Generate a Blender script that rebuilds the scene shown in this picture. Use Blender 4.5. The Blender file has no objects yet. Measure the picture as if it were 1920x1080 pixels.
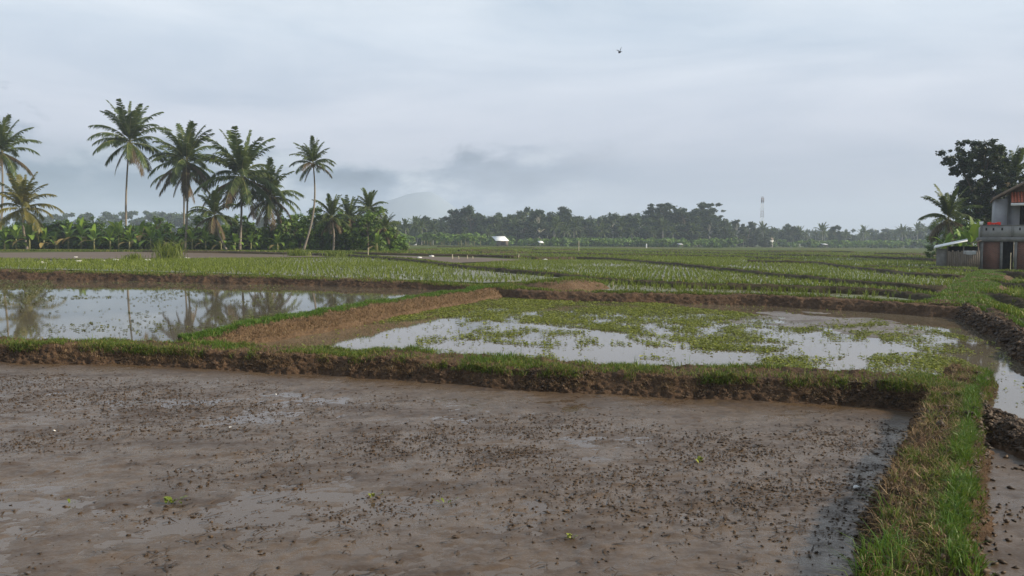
import bpy, math, random
import numpy as np
from mathutils import Vector, Matrix

R = math.radians
rng = np.random.default_rng(7)
random.seed(7)
scene = bpy.context.scene
COL = scene.collection

# ------------------------------------------------------------------ camera
F_PX, CX, CY, HORIZON, CAM_H = 1507.0, 960.0, 540.0, 454.0, 2.1
PITCH = math.atan((CY - HORIZON) / F_PX)
cam_d = bpy.data.cameras.new('camera')
cam_d.sensor_width = 36.0
cam_d.lens = F_PX / 1920.0 * 36.0
cam_d.clip_start = 0.1
cam_d.clip_end = 12000.0
cam = bpy.data.objects.new('camera', cam_d)
cam.location = (0, 0, CAM_H)
cam.rotation_euler = (math.pi / 2 - PITCH, 0, 0)
COL.objects.link(cam)
scene.camera = cam

# ------------------------------------------------------------------ light
SUN_EL, SUN_PHI = R(31), R(-7)           # height; angle of the sun from +X (minus: towards the viewer's side)
sun_vec = Vector((math.cos(SUN_EL) * math.cos(SUN_PHI), math.cos(SUN_EL) * math.sin(SUN_PHI), math.sin(SUN_EL)))
sd = bpy.data.lights.new('sun', 'SUN')
sd.energy = 5.0
sd.angle = R(2.0)
sd.color = (1.0, 0.88, 0.70)
sun = bpy.data.objects.new('sun', sd)
sun.rotation_euler = sun_vec.to_track_quat('Z', 'Y').to_euler()
sun.location = (60, -20, 60)
COL.objects.link(sun)

world = bpy.data.worlds.new('World')
scene.world = world
world.use_nodes = True
nt = world.node_tree
nt.nodes.clear()


def wn(t, **kw):
    n = nt.nodes.new(t)
    for k, v in kw.items():
        setattr(n, k, v)
    return n


def wl(a, b):
    nt.links.new(a, b)


def wmath(op, a, b=None, clamp=False):
    n = wn('ShaderNodeMath', operation=op)
    n.use_clamp = clamp
    for i, v in enumerate((a, b)):
        if v is None:
            continue
        if isinstance(v, (int, float)):
            n.inputs[i].default_value = v
        else:
            wl(v, n.inputs[i])
    return n.outputs[0]


def wramp(fac, stops):
    n = wn('ShaderNodeValToRGB')
    els = n.color_ramp.elements
    while len(els) < len(stops):
        els.new(0.5)
    for e, (p, c) in zip(els, stops):
        e.position = p
        e.color = (*c, 1) if len(c) == 3 else c
    wl(fac, n.inputs[0])
    return n.outputs[0]


def wmix(fac, a, b):
    n = wn('ShaderNodeMix', data_type='RGBA')
    for s, v in ((n.inputs[0], fac), (n.inputs[6], a), (n.inputs[7], b)):
        if isinstance(v, (int, float)):
            s.default_value = v
        elif isinstance(v, tuple):
            s.default_value = (*v, 1)
        else:
            wl(v, s)
    return n.outputs[2]


tc = wn('ShaderNodeTexCoord')
sep = wn('ShaderNodeSeparateXYZ')
wl(tc.outputs['Generated'], sep.inputs[0])
X, Y, Z = sep.outputs
sky = wn('ShaderNodeTexSky', sky_type='NISHITA')
sky.sun_disc = False
sky.sun_elevation = SUN_EL
sky.sun_rotation = math.pi / 2 - SUN_PHI
sky.air_density = 1.2
sky.dust_density = 2.0
skyc = wn('ShaderNodeMix', data_type='RGBA', blend_type='MULTIPLY')
skyc.inputs[0].default_value = 1.0
wl(sky.outputs[0], skyc.inputs[6])
skyc.inputs[7].default_value = (0.10, 0.10, 0.10, 1)
# overcast deck: thin and bluish overhead, pale at mid height, grey towards the horizon
zc = wmath('MAXIMUM', Z, 0.0)
deck = wramp(zc, [(0.0, (0.355, 0.39, 0.475)), (0.06, (0.40, 0.435, 0.53)), (0.14, (0.54, 0.58, 0.675)),
                  (0.24, (0.615, 0.685, 0.775)), (0.36, (0.70, 0.765, 0.825)), (0.6, (0.50, 0.60, 0.72)), (1.0, (0.38, 0.48, 0.64))])


def wnoise(scale, stretch, loc, detail, rough, dist=0.0):
    m_ = wn('ShaderNodeMapping')
    m_.inputs['Scale'].default_value = stretch
    m_.inputs['Location'].default_value = loc
    wl(tc.outputs['Generated'], m_.inputs[0])
    n_ = wn('ShaderNodeTexNoise')
    n_.inputs['Scale'].default_value = scale
    n_.inputs['Detail'].default_value = detail
    n_.inputs['Roughness'].default_value = rough
    n_.inputs['Distortion'].default_value = dist
    wl(m_.outputs[0], n_.inputs['Vector'])
    return n_.outputs[0]


def wlin(v, a, b):
    """a*v + b, clamped"""
    return wmath('ADD', wmath('MULTIPLY', v, a), b, True)


# broad streaks in the deck, drawn out along the horizon
n1 = wnoise(1.7, (1.3, 1.3, 7.0), (3.1, 1.7, 0.4), 6.0, 0.55, 0.4)
streak = wramp(n1, [(0.28, (0.78, 0.83, 0.88)), (0.5, (1.0, 1.0, 1.0)), (0.72, (1.20, 1.16, 1.12))])
deck2 = wn('ShaderNodeMix', data_type='RGBA', blend_type='MULTIPLY')
deck2.inputs[0].default_value = 1.0
wl(deck, deck2.inputs[6])
wl(streak, deck2.inputs[7])
# low heaped cloud bank with a ragged top, thinning out towards the right of north
n2 = wnoise(3.2, (2.2, 2.2, 4.5), (0.35, 0.2, 0.6), 9.0, 0.56, 0.3)
top_ = wmath('ADD', wmath('MULTIPLY', wmath('SUBTRACT', n2, 0.5), 0.24), 0.108)
edge = wmath('SUBTRACT', top_, Z)
lowm = wmath('MULTIPLY', wlin(edge, 40.0, 0.45), wlin(X, -3.0, 0.55))
n3 = wnoise(4.0, (2.5, 2.5, 6.0), (2.3, 0.7, 0.1), 7.0, 0.55)
lowc = wramp(n3, [(0.36, (0.07, 0.12, 0.20)), (0.52, (0.185, 0.25, 0.35)), (0.66, (0.52, 0.57, 0.64))])
deck3 = wmix(wmath('MULTIPLY', lowm, 0.95), deck2.outputs[2], lowc)
# blue-grey rain shade under the clouds, low down to the left of north
bl = wmath('MULTIPLY', wlin(X, -3.4, -0.62), wlin(Z, -13.0, 1.55))
deck4 = wmix(wmath('MULTIPLY', bl, 0.95), deck3, (0.085, 0.165, 0.25))
final = wmix(0.92, skyc.outputs[2], deck4)
bg = wn('ShaderNodeBackground')
bg.inputs['Strength'].default_value = 0.90
wl(final, bg.inputs[0])
wo = wn('ShaderNodeOutputWorld')
wl(bg.outputs[0], wo.inputs[0])

# ------------------------------------------------------------------ view
vs = scene.view_settings
vs.view_transform = 'Standard'
vs.look = 'None'
vs.exposure = 0.38
vs.gamma = 1.0
vs.use_curve_mapping = False
scene.render.engine = 'CYCLES'
cy = scene.cycles
cy.use_denoising = True
cy.max_bounces = 6
cy.diffuse_bounces = 3
cy.glossy_bounces = 3
cy.transmission_bounces = 3
cy.volume_bounces = 1
cy.transparent_max_bounces = 4
cy.caustics_reflective = False
cy.caustics_refractive = False
cy.sample_clamp_indirect = 4.0

# ------------------------------------------------------------------ helpers: projection used to read positions off the photograph
cp, sp = math.cos(PITCH), math.sin(PITCH)


def ray(px, py):
    a, b = (px - CX) / F_PX, (CY - py) / F_PX
    return np.array([a, cp + b * sp, -sp + b * cp])


def atz(px, py, z):
    d = ray(px, py)
    t = (z - CAM_H) / d[2]
    return np.array([d[0] * t, d[1] * t, z])


def aty(px, py, y):
    d = ray(px, py)
    t = y / d[1]
    return np.array([d[0] * t, y, CAM_H + d[2] * t])


def level(x, y):
    """the lie of the land beyond the near ponds: falls gently to the right"""
    x = np.clip(x, -60, 260)
    y = np.clip(y, 0, 700)
    return 0.35 - 0.009 * x + 0.001 * y


def onl(px, py, dz=0.0):
    z = 0.4
    for _ in range(40):
        p = atz(px, min(py, 900), z)
        z = 0.5 * z + 0.5 * (float(level(p[0], p[1])) + dz)
    return np.array([p[0], p[1], z])


def px_of(P):
    """pixel of world points (N,3)"""
    P = np.asarray(P, float)
    dx, dy, dz = P[:, 0], P[:, 1], P[:, 2] - CAM_H
    dep = dy * cp - dz * sp
    up = dy * sp + dz * cp
    return CX + F_PX * dx / dep, CY - F_PX * up / dep


# ------------------------------------------------------------------ helpers: noise
def _h(ix, iy, seed):
    ix = ix.astype(np.int64)
    iy = iy.astype(np.int64)
    n = (ix * 374761393 + iy * 668265263 + seed * 1442695041) & 0xffffffff
    n = ((n ^ (n >> 13)) * 1274126177) & 0xffffffff
    n = n ^ (n >> 16)
    return n / 4294967295.0


def vnoise(x, y, seed=0):
    x = np.asarray(x, float)
    y = np.asarray(y, float)
    ix, iy = np.floor(x), np.floor(y)
    fx, fy = x - ix, y - iy
    fx = fx * fx * (3 - 2 * fx)
    fy = fy * fy * (3 - 2 * fy)
    a, b = _h(ix, iy, seed), _h(ix + 1, iy, seed)
    c, d = _h(ix, iy + 1, seed), _h(ix + 1, iy + 1, seed)
    return ((a * (1 - fx) + b * fx) * (1 - fy) + (c * (1 - fx) + d * fx) * fy) * 2 - 1


def fbm(x, y, octv=4, seed=0, gain=0.5):
    s, a, t = 0.0, 1.0, 0.0
    for i in range(octv):
        s = s + a * vnoise(np.asarray(x) * 2 ** i + 17.3 * i, np.asarray(y) * 2 ** i - 9.1 * i, seed + i)
        t += a
        a *= gain
    return s / t


def in_poly(x, y, poly):
    poly = np.asarray(poly)[:, :2]
    ins = np.zeros(np.shape(x), bool)
    n = len(poly)
    for i in range(n):
        x1, y1 = poly[i]
        x2, y2 = poly[(i + 1) % n]
        c = ((y1 > y) != (y2 > y)) & (x < (x2 - x1) * (y - y1) / ((y2 - y1) if y2 != y1 else 1e-9) + x1)
        ins ^= c
    return ins


# ------------------------------------------------------------------ helpers: meshes and objects
def mk_mesh(name, V, F, mat=None, tint=None, smooth=False, midx=None):
    V = np.asarray(V, np.float32).reshape(-1, 3)
    F = [np.asarray(f, np.int32) for f in F if len(f)]
    me = bpy.data.meshes.new(name)
    me.vertices.add(len(V))
    me.vertices.foreach_set('co', V.ravel())
    loops = np.concatenate([f.ravel() for f in F])
    tot = np.concatenate([np.full(len(f), f.shape[1], np.int32) for f in F])
    start = np.concatenate([[0], np.cumsum(tot)[:-1]]).astype(np.int32)
    me.loops.add(len(loops))
    me.loops.foreach_set('vertex_index', loops)
    me.polygons.add(len(tot))
    me.polygons.foreach_set('loop_start', start)
    for m in (mat if isinstance(mat, (list, tuple)) else [mat]):
        if m:
            me.materials.append(m)
    if midx is not None:
        me.polygons.foreach_set('material_index', np.asarray(midx, np.int32))
    me.update(calc_edges=True)
    if smooth:
        me.polygons.foreach_set('use_smooth', np.ones(len(tot), bool))
    if tint is not None:
        at = me.attributes.new('tint', 'FLOAT', 'POINT')
        at.data.foreach_set('value', np.asarray(tint, np.float32))
    me.validate()
    return me


def obj(name, me, parent=None, loc=None, rot=None, scale=None):
    o = bpy.data.objects.new(name, me)
    COL.objects.link(o)
    if parent is not None:
        o.parent = parent
    if loc is not None:
        o.location = [float(v) for v in loc]
    if rot is not None:
        o.rotation_euler = rot
    if scale is not None:
        o.scale = (scale,) * 3 if isinstance(scale, (int, float)) else scale
    return o


def tag(o, label, cat=None, group=None, kind=None):
    o['label'] = label
    if cat:
        o['category'] = cat
    if group:
        o['group'] = group
    if kind:
        o['kind'] = kind
    return o


def thing(name, label, cat, loc, rotz=0.0, group=None):
    o = bpy.data.objects.new(name, None)
    o.empty_display_size = 0.2
    COL.objects.link(o)
    o.location = [float(v) for v in loc]
    o.rotation_euler = (0, 0, rotz)
    return tag(o, label, cat, group)


class MB:
    """collects boxes, tubes and faces into one mesh"""

    def __init__(s):
        s.v, s.q, s.t = [], [], []

    def box(s, x0, x1, y0, y1, z0, z1):
        b = len(s.v)
        s.v += [(x0, y0, z0), (x1, y0, z0), (x1, y1, z0), (x0, y1, z0), (x0, y0, z1), (x1, y0, z1), (x1, y1, z1), (x0, y1, z1)]
        s.q += [[b + i for i in f] for f in ((0, 3, 2, 1), (4, 5, 6, 7), (0, 1, 5, 4), (1, 2, 6, 5), (2, 3, 7, 6), (3, 0, 4, 7))]
        return s

    def prism(s, pts, off):
        """a quad or triangle of points thickened by the vector off"""
        b, n = len(s.v), len(pts)
        s.v += [tuple(p) for p in pts] + [tuple(np.asarray(p) + np.asarray(off)) for p in pts]
        for i in range(n):
            j = (i + 1) % n
            s.q.append([b + i, b + j, b + n + j, b + n + i])
        if n == 4:
            s.q += [[b + 3, b + 2, b + 1, b], [b + 4, b + 5, b + 6, b + 7]]
        else:
            s.t += [[b + 2, b + 1, b], [b + 3, b + 4, b + 5]]
        return s

    def tube(s, pts, rad, sides=6, cap=True):
        pts = [np.asarray(p, float) for p in pts]
        n = len(pts)
        rings = []
        for i, p in enumerate(pts):
            d = pts[min(i + 1, n - 1)] - pts[max(i - 1, 0)]
            d = d / (np.linalg.norm(d) + 1e-9)
            u = np.cross(d, (0, 0, 1) if abs(d[2]) < 0.9 else (1, 0, 0))
            u /= np.linalg.norm(u)
            w = np.cross(d, u)
            r = rad[i] if hasattr(rad, '__len__') else rad
            b = len(s.v)
            for k in range(sides):
                a = 2 * math.pi * k / sides
                s.v.append(tuple(p + r * (math.cos(a) * u + math.sin(a) * w)))
            rings.append(b)
        for i in range(n - 1):
            for k in range(sides):
                k2 = (k + 1) % sides
                s.q.append([rings[i] + k, rings[i] + k2, rings[i + 1] + k2, rings[i + 1] + k])
        if cap:
            for b, flip in ((rings[0], True), (rings[-1], False)):
                for k in range(1, sides - 1):
                    f = [b, b + k, b + k + 1]
                    s.t.append(f[::-1] if flip else f)
        return s

    def mesh(s, name, mat, smooth=False):
        return mk_mesh(name, s.v, [f for f in (s.q, s.t) if f], mat, smooth=smooth)

    def build(s, name, mat, parent=None, smooth=False, **kw):
        return obj(name, s.mesh(name, mat, smooth), parent, **kw)


# ------------------------------------------------------------------ materials
def new_mat(name):
    m = bpy.data.materials.new(name)
    m.use_nodes = True
    t = m.node_tree
    t.nodes.clear()
    out = t.nodes.new('ShaderNodeOutputMaterial')
    return m, t, out


def N(t, ty, **kw):
    n = t.nodes.new(ty)
    for k, v in kw.items():
        if k.startswith('i_'):
            n.inputs[k[2:].replace('_', ' ')].default_value = v
        else:
            setattr(n, k, v)
    return n


def noise_node(t, scale, detail=5.0, rough=0.55, vec=None, stretch=None):
    n = N(t, 'ShaderNodeTexNoise')
    n.inputs['Scale'].default_value = scale
    n.inputs['Detail'].default_value = detail
    n.inputs['Roughness'].default_value = rough
    if vec is None:
        vec = N(t, 'ShaderNodeNewGeometry').outputs['Position']
    if stretch:
        m = N(t, 'ShaderNodeMapping')
        m.inputs['Scale'].default_value = stretch
        t.links.new(vec, m.inputs[0])
        vec = m.outputs[0]
    t.links.new(vec, n.inputs['Vector'])
    return n.outputs[0]


def ramp(t, fac, stops):
    n = N(t, 'ShaderNodeValToRGB')
    e = n.color_ramp.elements
    while len(e) < len(stops):
        e.new(0.5)
    for el, (p, c) in zip(e, stops):
        el.position = p
        el.color = (*c, 1) if hasattr(c, '__len__') else (c, c, c, 1)
    t.links.new(fac, n.inputs[0])
    return n.outputs[0]


def mixc(t, fac, a, b, blend='MIX'):
    n = N(t, 'ShaderNodeMix', data_type='RGBA', blend_type=blend)
    for s, v in ((n.inputs[0], fac), (n.inputs[6], a), (n.inputs[7], b)):
        if isinstance(v, (int, float)):
            s.default_value = v
        elif isinstance(v, tuple):
            s.default_value = (*v, 1)
        else:
            t.links.new(v, s)
    return n.outputs[2]


def bump(t, height, strength=0.5, dist=0.02, normal=None):
    b = N(t, 'ShaderNodeBump')
    b.inputs['Strength'].default_value = strength
    b.inputs['Distance'].default_value = dist
    t.links.new(height, b.inputs['Height'])
    if normal is not None:
        t.links.new(normal, b.inputs['Normal'])
    return b.outputs[0]


def principled(t, out, color, rough=0.8, normal=None, spec=0.5, metal=0.0, ior=None):
    p = N(t, 'ShaderNodeBsdfPrincipled')
    if isinstance(color, tuple):
        p.inputs['Base Color'].default_value = (*color, 1)
    else:
        t.links.new(color, p.inputs['Base Color'])
    if isinstance(rough, (int, float)):
        p.inputs['Roughness'].default_value = rough
    else:
        t.links.new(rough, p.inputs['Roughness'])
    p.inputs['Specular IOR Level'].default_value = spec
    p.inputs['Metallic'].default_value = metal
    if ior:
        p.inputs['IOR'].default_value = ior
    if normal is not None:
        t.links.new(normal, p.inputs['Normal'])
    if out is not None:
        t.links.new(p.outputs[0], out.inputs[0])
    return p


def plain(name, c1, c2=None, rough=0.8, scale=4.0, bs=0.3, spec=0.3, stretch=None, bdist=0.01):
    m, t, out = new_mat(name)
    tcn = N(t, 'ShaderNodeTexCoord').outputs['Object']
    nz = noise_node(t, scale, 6, 0.6, tcn, stretch)
    c = ramp(t, nz, [(0.3, c1), (0.7, c2 or c1)])
    principled(t, out, c, rough, bump(t, nz, bs, bdist) if bs else None, spec)
    return m


def foliage(name, c1, c2, c3=None, rough=0.5, trans=0.28, vary=0.35):
    """leaf: colour runs with the per-leaf tint, whole plants differ a little"""
    m, t, out = new_mat(name)
    at = N(t, 'ShaderNodeAttribute', attribute_name='tint')
    oi = N(t, 'ShaderNodeObjectInfo')
    stops = [(0.0, c1), (0.75, c2), (1.0, c3 or c2)]
    c = ramp(t, at.outputs['Fac'], stops)
    hs = N(t, 'ShaderNodeHueSaturation')
    mr = N(t, 'ShaderNodeMapRange')
    mr.inputs[3].default_value = 1 - vary
    mr.inputs[4].default_value = 1 + vary
    t.links.new(oi.outputs['Random'], mr.inputs[0])
    t.links.new(mr.outputs[0], hs.inputs['Value'])
    t.links.new(c, hs.inputs['Color'])
    c = hs.outputs[0]
    p = principled(t, None, c, rough, None, 0.2)
    tr = N(t, 'ShaderNodeBsdfTranslucent')
    t.links.new(mixc(t, 0.5, c, (0.16, 0.22, 0.03)), tr.inputs[0])
    mx = N(t, 'ShaderNodeMixShader')
    mx.inputs[0].default_value = trans
    t.links.new(p.outputs[0], mx.inputs[1])
    t.links.new(tr.outputs[0], mx.inputs[2])
    t.links.new(mx.outputs[0], out.inputs[0])
    return m


M = {}


def make_materials():
    # wet puddled mud
    m, t, out = new_mat('wet_mud')
    a = noise_node(t, 0.55, 6, 0.6)
    b = noise_node(t, 5.0, 6, 0.65, stretch=(0.7, 1.3, 1))
    f = noise_node(t, 38.0, 4, 0.6)
    c = ramp(t, a, [(0.32, (0.068, 0.042, 0.021)), (0.5, (0.086, 0.055, 0.029)), (0.68, (0.060, 0.036, 0.017))])
    c = mixc(t, ramp(t, b, [(0.52, 0.0), (0.72, 0.8)]), c, (0.042, 0.026, 0.015))
    d2 = noise_node(t, 1.1, 8, 0.72, stretch=(0.75, 1.25, 1))
    c = mixc(t, ramp(t, d2, [(0.48, 0.0), (0.62, 0.8)]), c, (0.042, 0.024, 0.011))
    ro = ramp(t, mixc(t, 0.5, d2, mixc(t, 0.5, b, f)), [(0.42, 0.20), (0.60, 0.62)])
    nrm = bump(t, f, 0.35, 0.012, bump(t, b, 0.5, 0.03))
    principled(t, out, c, ro, nrm, 0.45)
    M['mud'] = m
    # thin silty water lying on the mud
    m, t, out = new_mat('silty_water')
    a = noise_node(t, 0.9, 4, 0.5)
    b = noise_node(t, 12.0, 4, 0.6, stretch=(0.6, 1.2, 1))
    c = ramp(t, a, [(0.35, (0.064, 0.042, 0.026)), (0.65, (0.084, 0.058, 0.038))])
    principled(t, out, c, ramp(t, b, [(0.4, 0.06), (0.7, 0.22)]), bump(t, b, 0.06, 0.01), 0.5, ior=1.33)
    M['silt'] = m
    # standing paddy water
    m, t, out = new_mat('paddy_water')
    a = noise_node(t, 0.35, 4, 0.5)
    b = noise_node(t, 3.5, 3, 0.5)
    c = ramp(t, a, [(0.35, (0.085, 0.066, 0.042)), (0.65, (0.120, 0.100, 0.070))])
    principled(t, out, c, 0.03, bump(t, b, 0.03, 0.01), 0.5, ior=1.36)
    M['water'] = m
    # earth of the banks
    for nm, c1, c2, c3 in (('bank', (0.040, 0.024, 0.014), (0.085, 0.051, 0.029), (0.150, 0.090, 0.050)),
                           ('bank_red', (0.060, 0.037, 0.020), (0.112, 0.071, 0.040), (0.165, 0.110, 0.065)),
                           ('bank_far', (0.026, 0.019, 0.010), (0.048, 0.036, 0.018), (0.075, 0.058, 0.030))):  # last one: earth darkened in its colour for the shaded far bank faces
        m, t, out = new_mat('earth_' + nm)
        a = noise_node(t, 2.2, 6, 0.6)
        b = noise_node(t, 14.0, 6, 0.7, stretch=(1, 1, 0.6))
        f = noise_node(t, 60.0, 4, 0.7)
        c = ramp(t, mixc(t, 0.55, a, b), [(0.34, c1), (0.5, c2), (0.66, c3)])
        nrm = bump(t, f, 0.8, 0.02, bump(t, b, 0.8, 0.06))
        principled(t, out, c, 0.9, nrm, 0.2)
        M[nm] = m
    # crumbs of mud and rotted straw
    m, t, out = new_mat('mud_crumb')
    at = N(t, 'ShaderNodeAttribute', attribute_name='tint')
    c = ramp(t, at.outputs['Fac'], [(0.0, (0.026, 0.016, 0.009)), (0.7, (0.056, 0.034, 0.018)), (1.0, (0.100, 0.062, 0.033))])
    principled(t, out, c, 0.65, None, 0.3)
    M['crumb'] = m
    # land beyond: green and brown plots
    m, t, out = new_mat('field_ground')
    a = noise_node(t, 0.03, 5, 0.55, stretch=(1, 0.35, 1))
    b = noise_node(t, 1.2, 6, 0.6)
    c = ramp(t, mixc(t, 0.35, a, b), [(0.34, (0.048, 0.066, 0.018)), (0.48, (0.062, 0.082, 0.022)), (0.58, (0.082, 0.082, 0.032)), (0.70, (0.095, 0.074, 0.042))])
    principled(t, out, c, 1.0, bump(t, b, 0.6, 0.05), 0.03)
    M['field'] = m
    # planted paddy: mud under a film of water, algae
    m, t, out = new_mat('rice_paddy')
    a = noise_node(t, 0.12, 4, 0.5)
    b = noise_node(t, 2.5, 5, 0.6)
    c = ramp(t, mixc(t, 0.5, a, b), [(0.35, (0.120, 0.098, 0.062)), (0.52, (0.105, 0.105, 0.048)), (0.66, (0.090, 0.108, 0.038))])
    principled(t, out, c, ramp(t, b, [(0.42, 0.12), (0.56, 0.6)]), bump(t, b, 0.3, 0.03), 0.5, ior=1.33)
    M['paddy'] = m
    m, t, out = new_mat('field_mud')
    a = noise_node(t, 0.15, 5, 0.55)
    b = noise_node(t, 2.0, 5, 0.6)
    c = ramp(t, mixc(t, 0.5, a, b), [(0.35, (0.085, 0.060, 0.040)), (0.55, (0.110, 0.082, 0.060)), (0.7, (0.075, 0.055, 0.034))])
    principled(t, out, c, 0.7, bump(t, b, 0.4, 0.04), 0.2)
    M['fieldmud'] = m
    # plants
    M['grass'] = foliage('grass_blade', (0.050, 0.088, 0.012), (0.110, 0.160, 0.020), (0.30, 0.23, 0.08), 0.5, 0.3, 0.0)
    M['lush'] = foliage('lush_grass_blade', (0.045, 0.100, 0.014), (0.085, 0.165, 0.022), (0.17, 0.21, 0.045), 0.45, 0.3, 0.0)
    M['straw'] = foliage('dry_straw', (0.10, 0.060, 0.030), (0.20, 0.125, 0.062), (0.34, 0.25, 0.14), 0.7, 0.1, 0.0)
    M['rice'] = foliage('rice_leaf', (0.095, 0.130, 0.016), (0.165, 0.205, 0.028), (0.27, 0.29, 0.08), 0.45, 0.3, 0.0)
    M['weed'] = foliage('water_weed_leaf', (0.105, 0.120, 0.018), (0.200, 0.220, 0.030), (0.30, 0.30, 0.055), 0.4, 0.2, 0.0)
    M['weed_dull'] = foliage('dull_weed_leaf', (0.055, 0.060, 0.020), (0.110, 0.115, 0.035), (0.17, 0.18, 0.06), 0.5, 0.2, 0.0)
    M['palm'] = foliage('palm_leaflet', (0.042, 0.066, 0.018), (0.085, 0.112, 0.028), (0.16, 0.165, 0.048), 0.55, 0.22, 0.25)
    M['palm_yellow'] = foliage('yellow_palm_leaflet', (0.090, 0.090, 0.020), (0.210, 0.170, 0.030), (0.34, 0.24, 0.05), 0.42, 0.3, 0.15)
    M['palm_dead'] = foliage('dead_palm_leaflet', (0.060, 0.042, 0.024), (0.120, 0.085, 0.048), (0.20, 0.15, 0.085), 0.7, 0.15, 0.2)
    M['banana'] = foliage('banana_leaf', (0.075, 0.150, 0.020), (0.140, 0.230, 0.034), (0.24, 0.29, 0.05), 0.5, 0.35, 0.3)
    M['banana_dry'] = foliage('dry_banana_leaf', (0.20, 0.13, 0.05), (0.30, 0.22, 0.08), (0.26, 0.24, 0.08), 0.6, 0.3, 0.2)
    M['bush'] = foliage('bush_leaf', (0.048, 0.100, 0.014), (0.105, 0.180, 0.024), (0.18, 0.25, 0.036), 0.45, 0.22, 0.3)
    M['tree'] = foliage('tree_leaf', (0.014, 0.029, 0.012), (0.032, 0.055, 0.019), (0.065, 0.090, 0.028), 0.5, 0.18, 0.3)
    M['dark_tree'] = foliage('dark_tree_leaf', (0.014, 0.024, 0.012), (0.030, 0.045, 0.020), (0.055, 0.075, 0.030), 0.4, 0.15, 0.1)
    M['trunk'] = plain('palm_bark', (0.16, 0.135, 0.105), (0.27, 0.235, 0.19), 0.9, 3.0, 0.5, 0.15, (1, 1, 6), 0.03)
    M['bark'] = plain('tree_bark', (0.085, 0.065, 0.048), (0.15, 0.12, 0.095), 0.9, 5.0, 0.6, 0.15, (1, 1, 0.3), 0.03)
    M['pale_bark'] = plain('pale_bark', (0.30, 0.28, 0.24), (0.44, 0.42, 0.37), 0.9, 5.0, 0.4, 0.15, (1, 1, 0.3), 0.03)
    M['stem'] = plain('banana_stem', (0.14, 0.15, 0.05), (0.24, 0.22, 0.10), 0.7, 6.0, 0.3, 0.3, (1, 1, 0.3))
    M['rachis'] = plain('frond_rib', (0.15, 0.16, 0.05), (0.25, 0.23, 0.08), 0.55, 6.0, 0.0, 0.3)
    M['nut'] = plain('coconut_husk', (0.12, 0.10, 0.02), (0.22, 0.17, 0.04), 0.5, 6.0, 0.0, 0.4)
    # built things
    M['wood'] = plain('weathered_wood', (0.11, 0.085, 0.062), (0.20, 0.165, 0.13), 0.85, 8.0, 0.5, 0.2, (1, 1, 0.15))
    M['bamboo'] = plain('pale_bamboo', (0.36, 0.31, 0.21), (0.50, 0.44, 0.32), 0.7, 8.0, 0.2, 0.3, (1, 1, 0.2))
    M['white_sheet'] = plain('white_roof_sheet', (0.66, 0.66, 0.64), (0.80, 0.80, 0.78), 0.5, 3.0, 0.1, 0.4)
    M['grey_sheet'] = plain('grey_roof_sheet', (0.28, 0.285, 0.29), (0.40, 0.405, 0.41), 0.5, 3.0, 0.1, 0.4)
    M['plaster'] = plain('stained_plaster', (0.22, 0.21, 0.20), (0.34, 0.33, 0.315), 0.9, 1.6, 0.3, 0.2)
    M['tan_wall'] = plain('tan_gable_board', (0.17, 0.125, 0.095), (0.27, 0.205, 0.16), 0.9, 2.0, 0.3, 0.2)
    M['concrete'] = plain('raw_concrete', (0.13, 0.125, 0.115), (0.23, 0.22, 0.205), 0.92, 2.2, 0.4, 0.2)
    M['grey_wall'] = plain('grey_wall_paint', (0.28, 0.28, 0.30), (0.37, 0.37, 0.385), 0.85, 1.2, 0.15, 0.2)
    M['dark'] = plain('painted_interior_shade', (0.018, 0.017, 0.016), (0.03, 0.028, 0.026), 0.9, 3.0, 0.0, 0.1)  # near-black colour stands in for the shade inside openings
    M['tile'] = plain('clay_roof_tile', (0.30, 0.075, 0.040), (0.42, 0.12, 0.065), 0.7, 3.0, 0.2, 0.3)
    M['old_tile'] = plain('weathered_roof', (0.13, 0.085, 0.062), (0.24, 0.16, 0.115), 0.85, 4.0, 0.4, 0.2)
    M['red_cloth'] = plain('red_cloth', (0.62, 0.035, 0.022), (0.75, 0.06, 0.035), 0.8, 6.0, 0.2, 0.2)
    M['white_paint'] = plain('white_paint', (0.72, 0.72, 0.70), (0.80, 0.80, 0.79), 0.6, 4.0, 0.05, 0.4)
    M['litter'] = plain('white_litter', (0.62, 0.60, 0.55), (0.74, 0.73, 0.70), 0.6, 30.0, 0.3, 0.4)
    M['red_steel'] = plain('haze_greyed_mast_paint', (0.16, 0.12, 0.12), (0.20, 0.15, 0.15), 0.6, 2.0, 0.0, 0.4)  # red bands greyed in their colour to imitate haze over the distance
    M['white_steel'] = plain('white_mast_paint', (0.60, 0.60, 0.60), (0.68, 0.68, 0.68), 0.6, 2.0, 0.0, 0.4)
    M['hill'] = plain('haze_painted_hill', (0.185, 0.222, 0.258), (0.205, 0.242, 0.278), 0.95, 0.01, 0.0, 0.1)  # distance haze painted into the base colour, paled towards the horizon sky
    M['feather'] = plain('dark_feather', (0.03, 0.03, 0.032), (0.06, 0.06, 0.065), 0.7, 40.0, 0.0, 0.3)
    # brickwork of the house
    m, t, out = new_mat('brickwork')
    tcn = N(t, 'ShaderNodeTexCoord').outputs['Object']
    mpn = N(t, 'ShaderNodeMapping')
    mpn.inputs['Rotation'].default_value = (R(90), 0, 0)
    t.links.new(tcn, mpn.inputs[0])
    bk = N(t, 'ShaderNodeTexBrick')
    bk.inputs['Scale'].default_value = 1.0
    bk.inputs['Brick Width'].default_value = 0.22
    bk.inputs['Row Height'].default_value = 0.075
    bk.inputs['Mortar Size'].default_value = 0.010
    bk.inputs['Color1'].default_value = (0.17, 0.060, 0.036, 1)
    bk.inputs['Color2'].default_value = (0.24, 0.090, 0.052, 1)
    bk.inputs['Mortar'].default_value = (0.20, 0.175, 0.15, 1)
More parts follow.
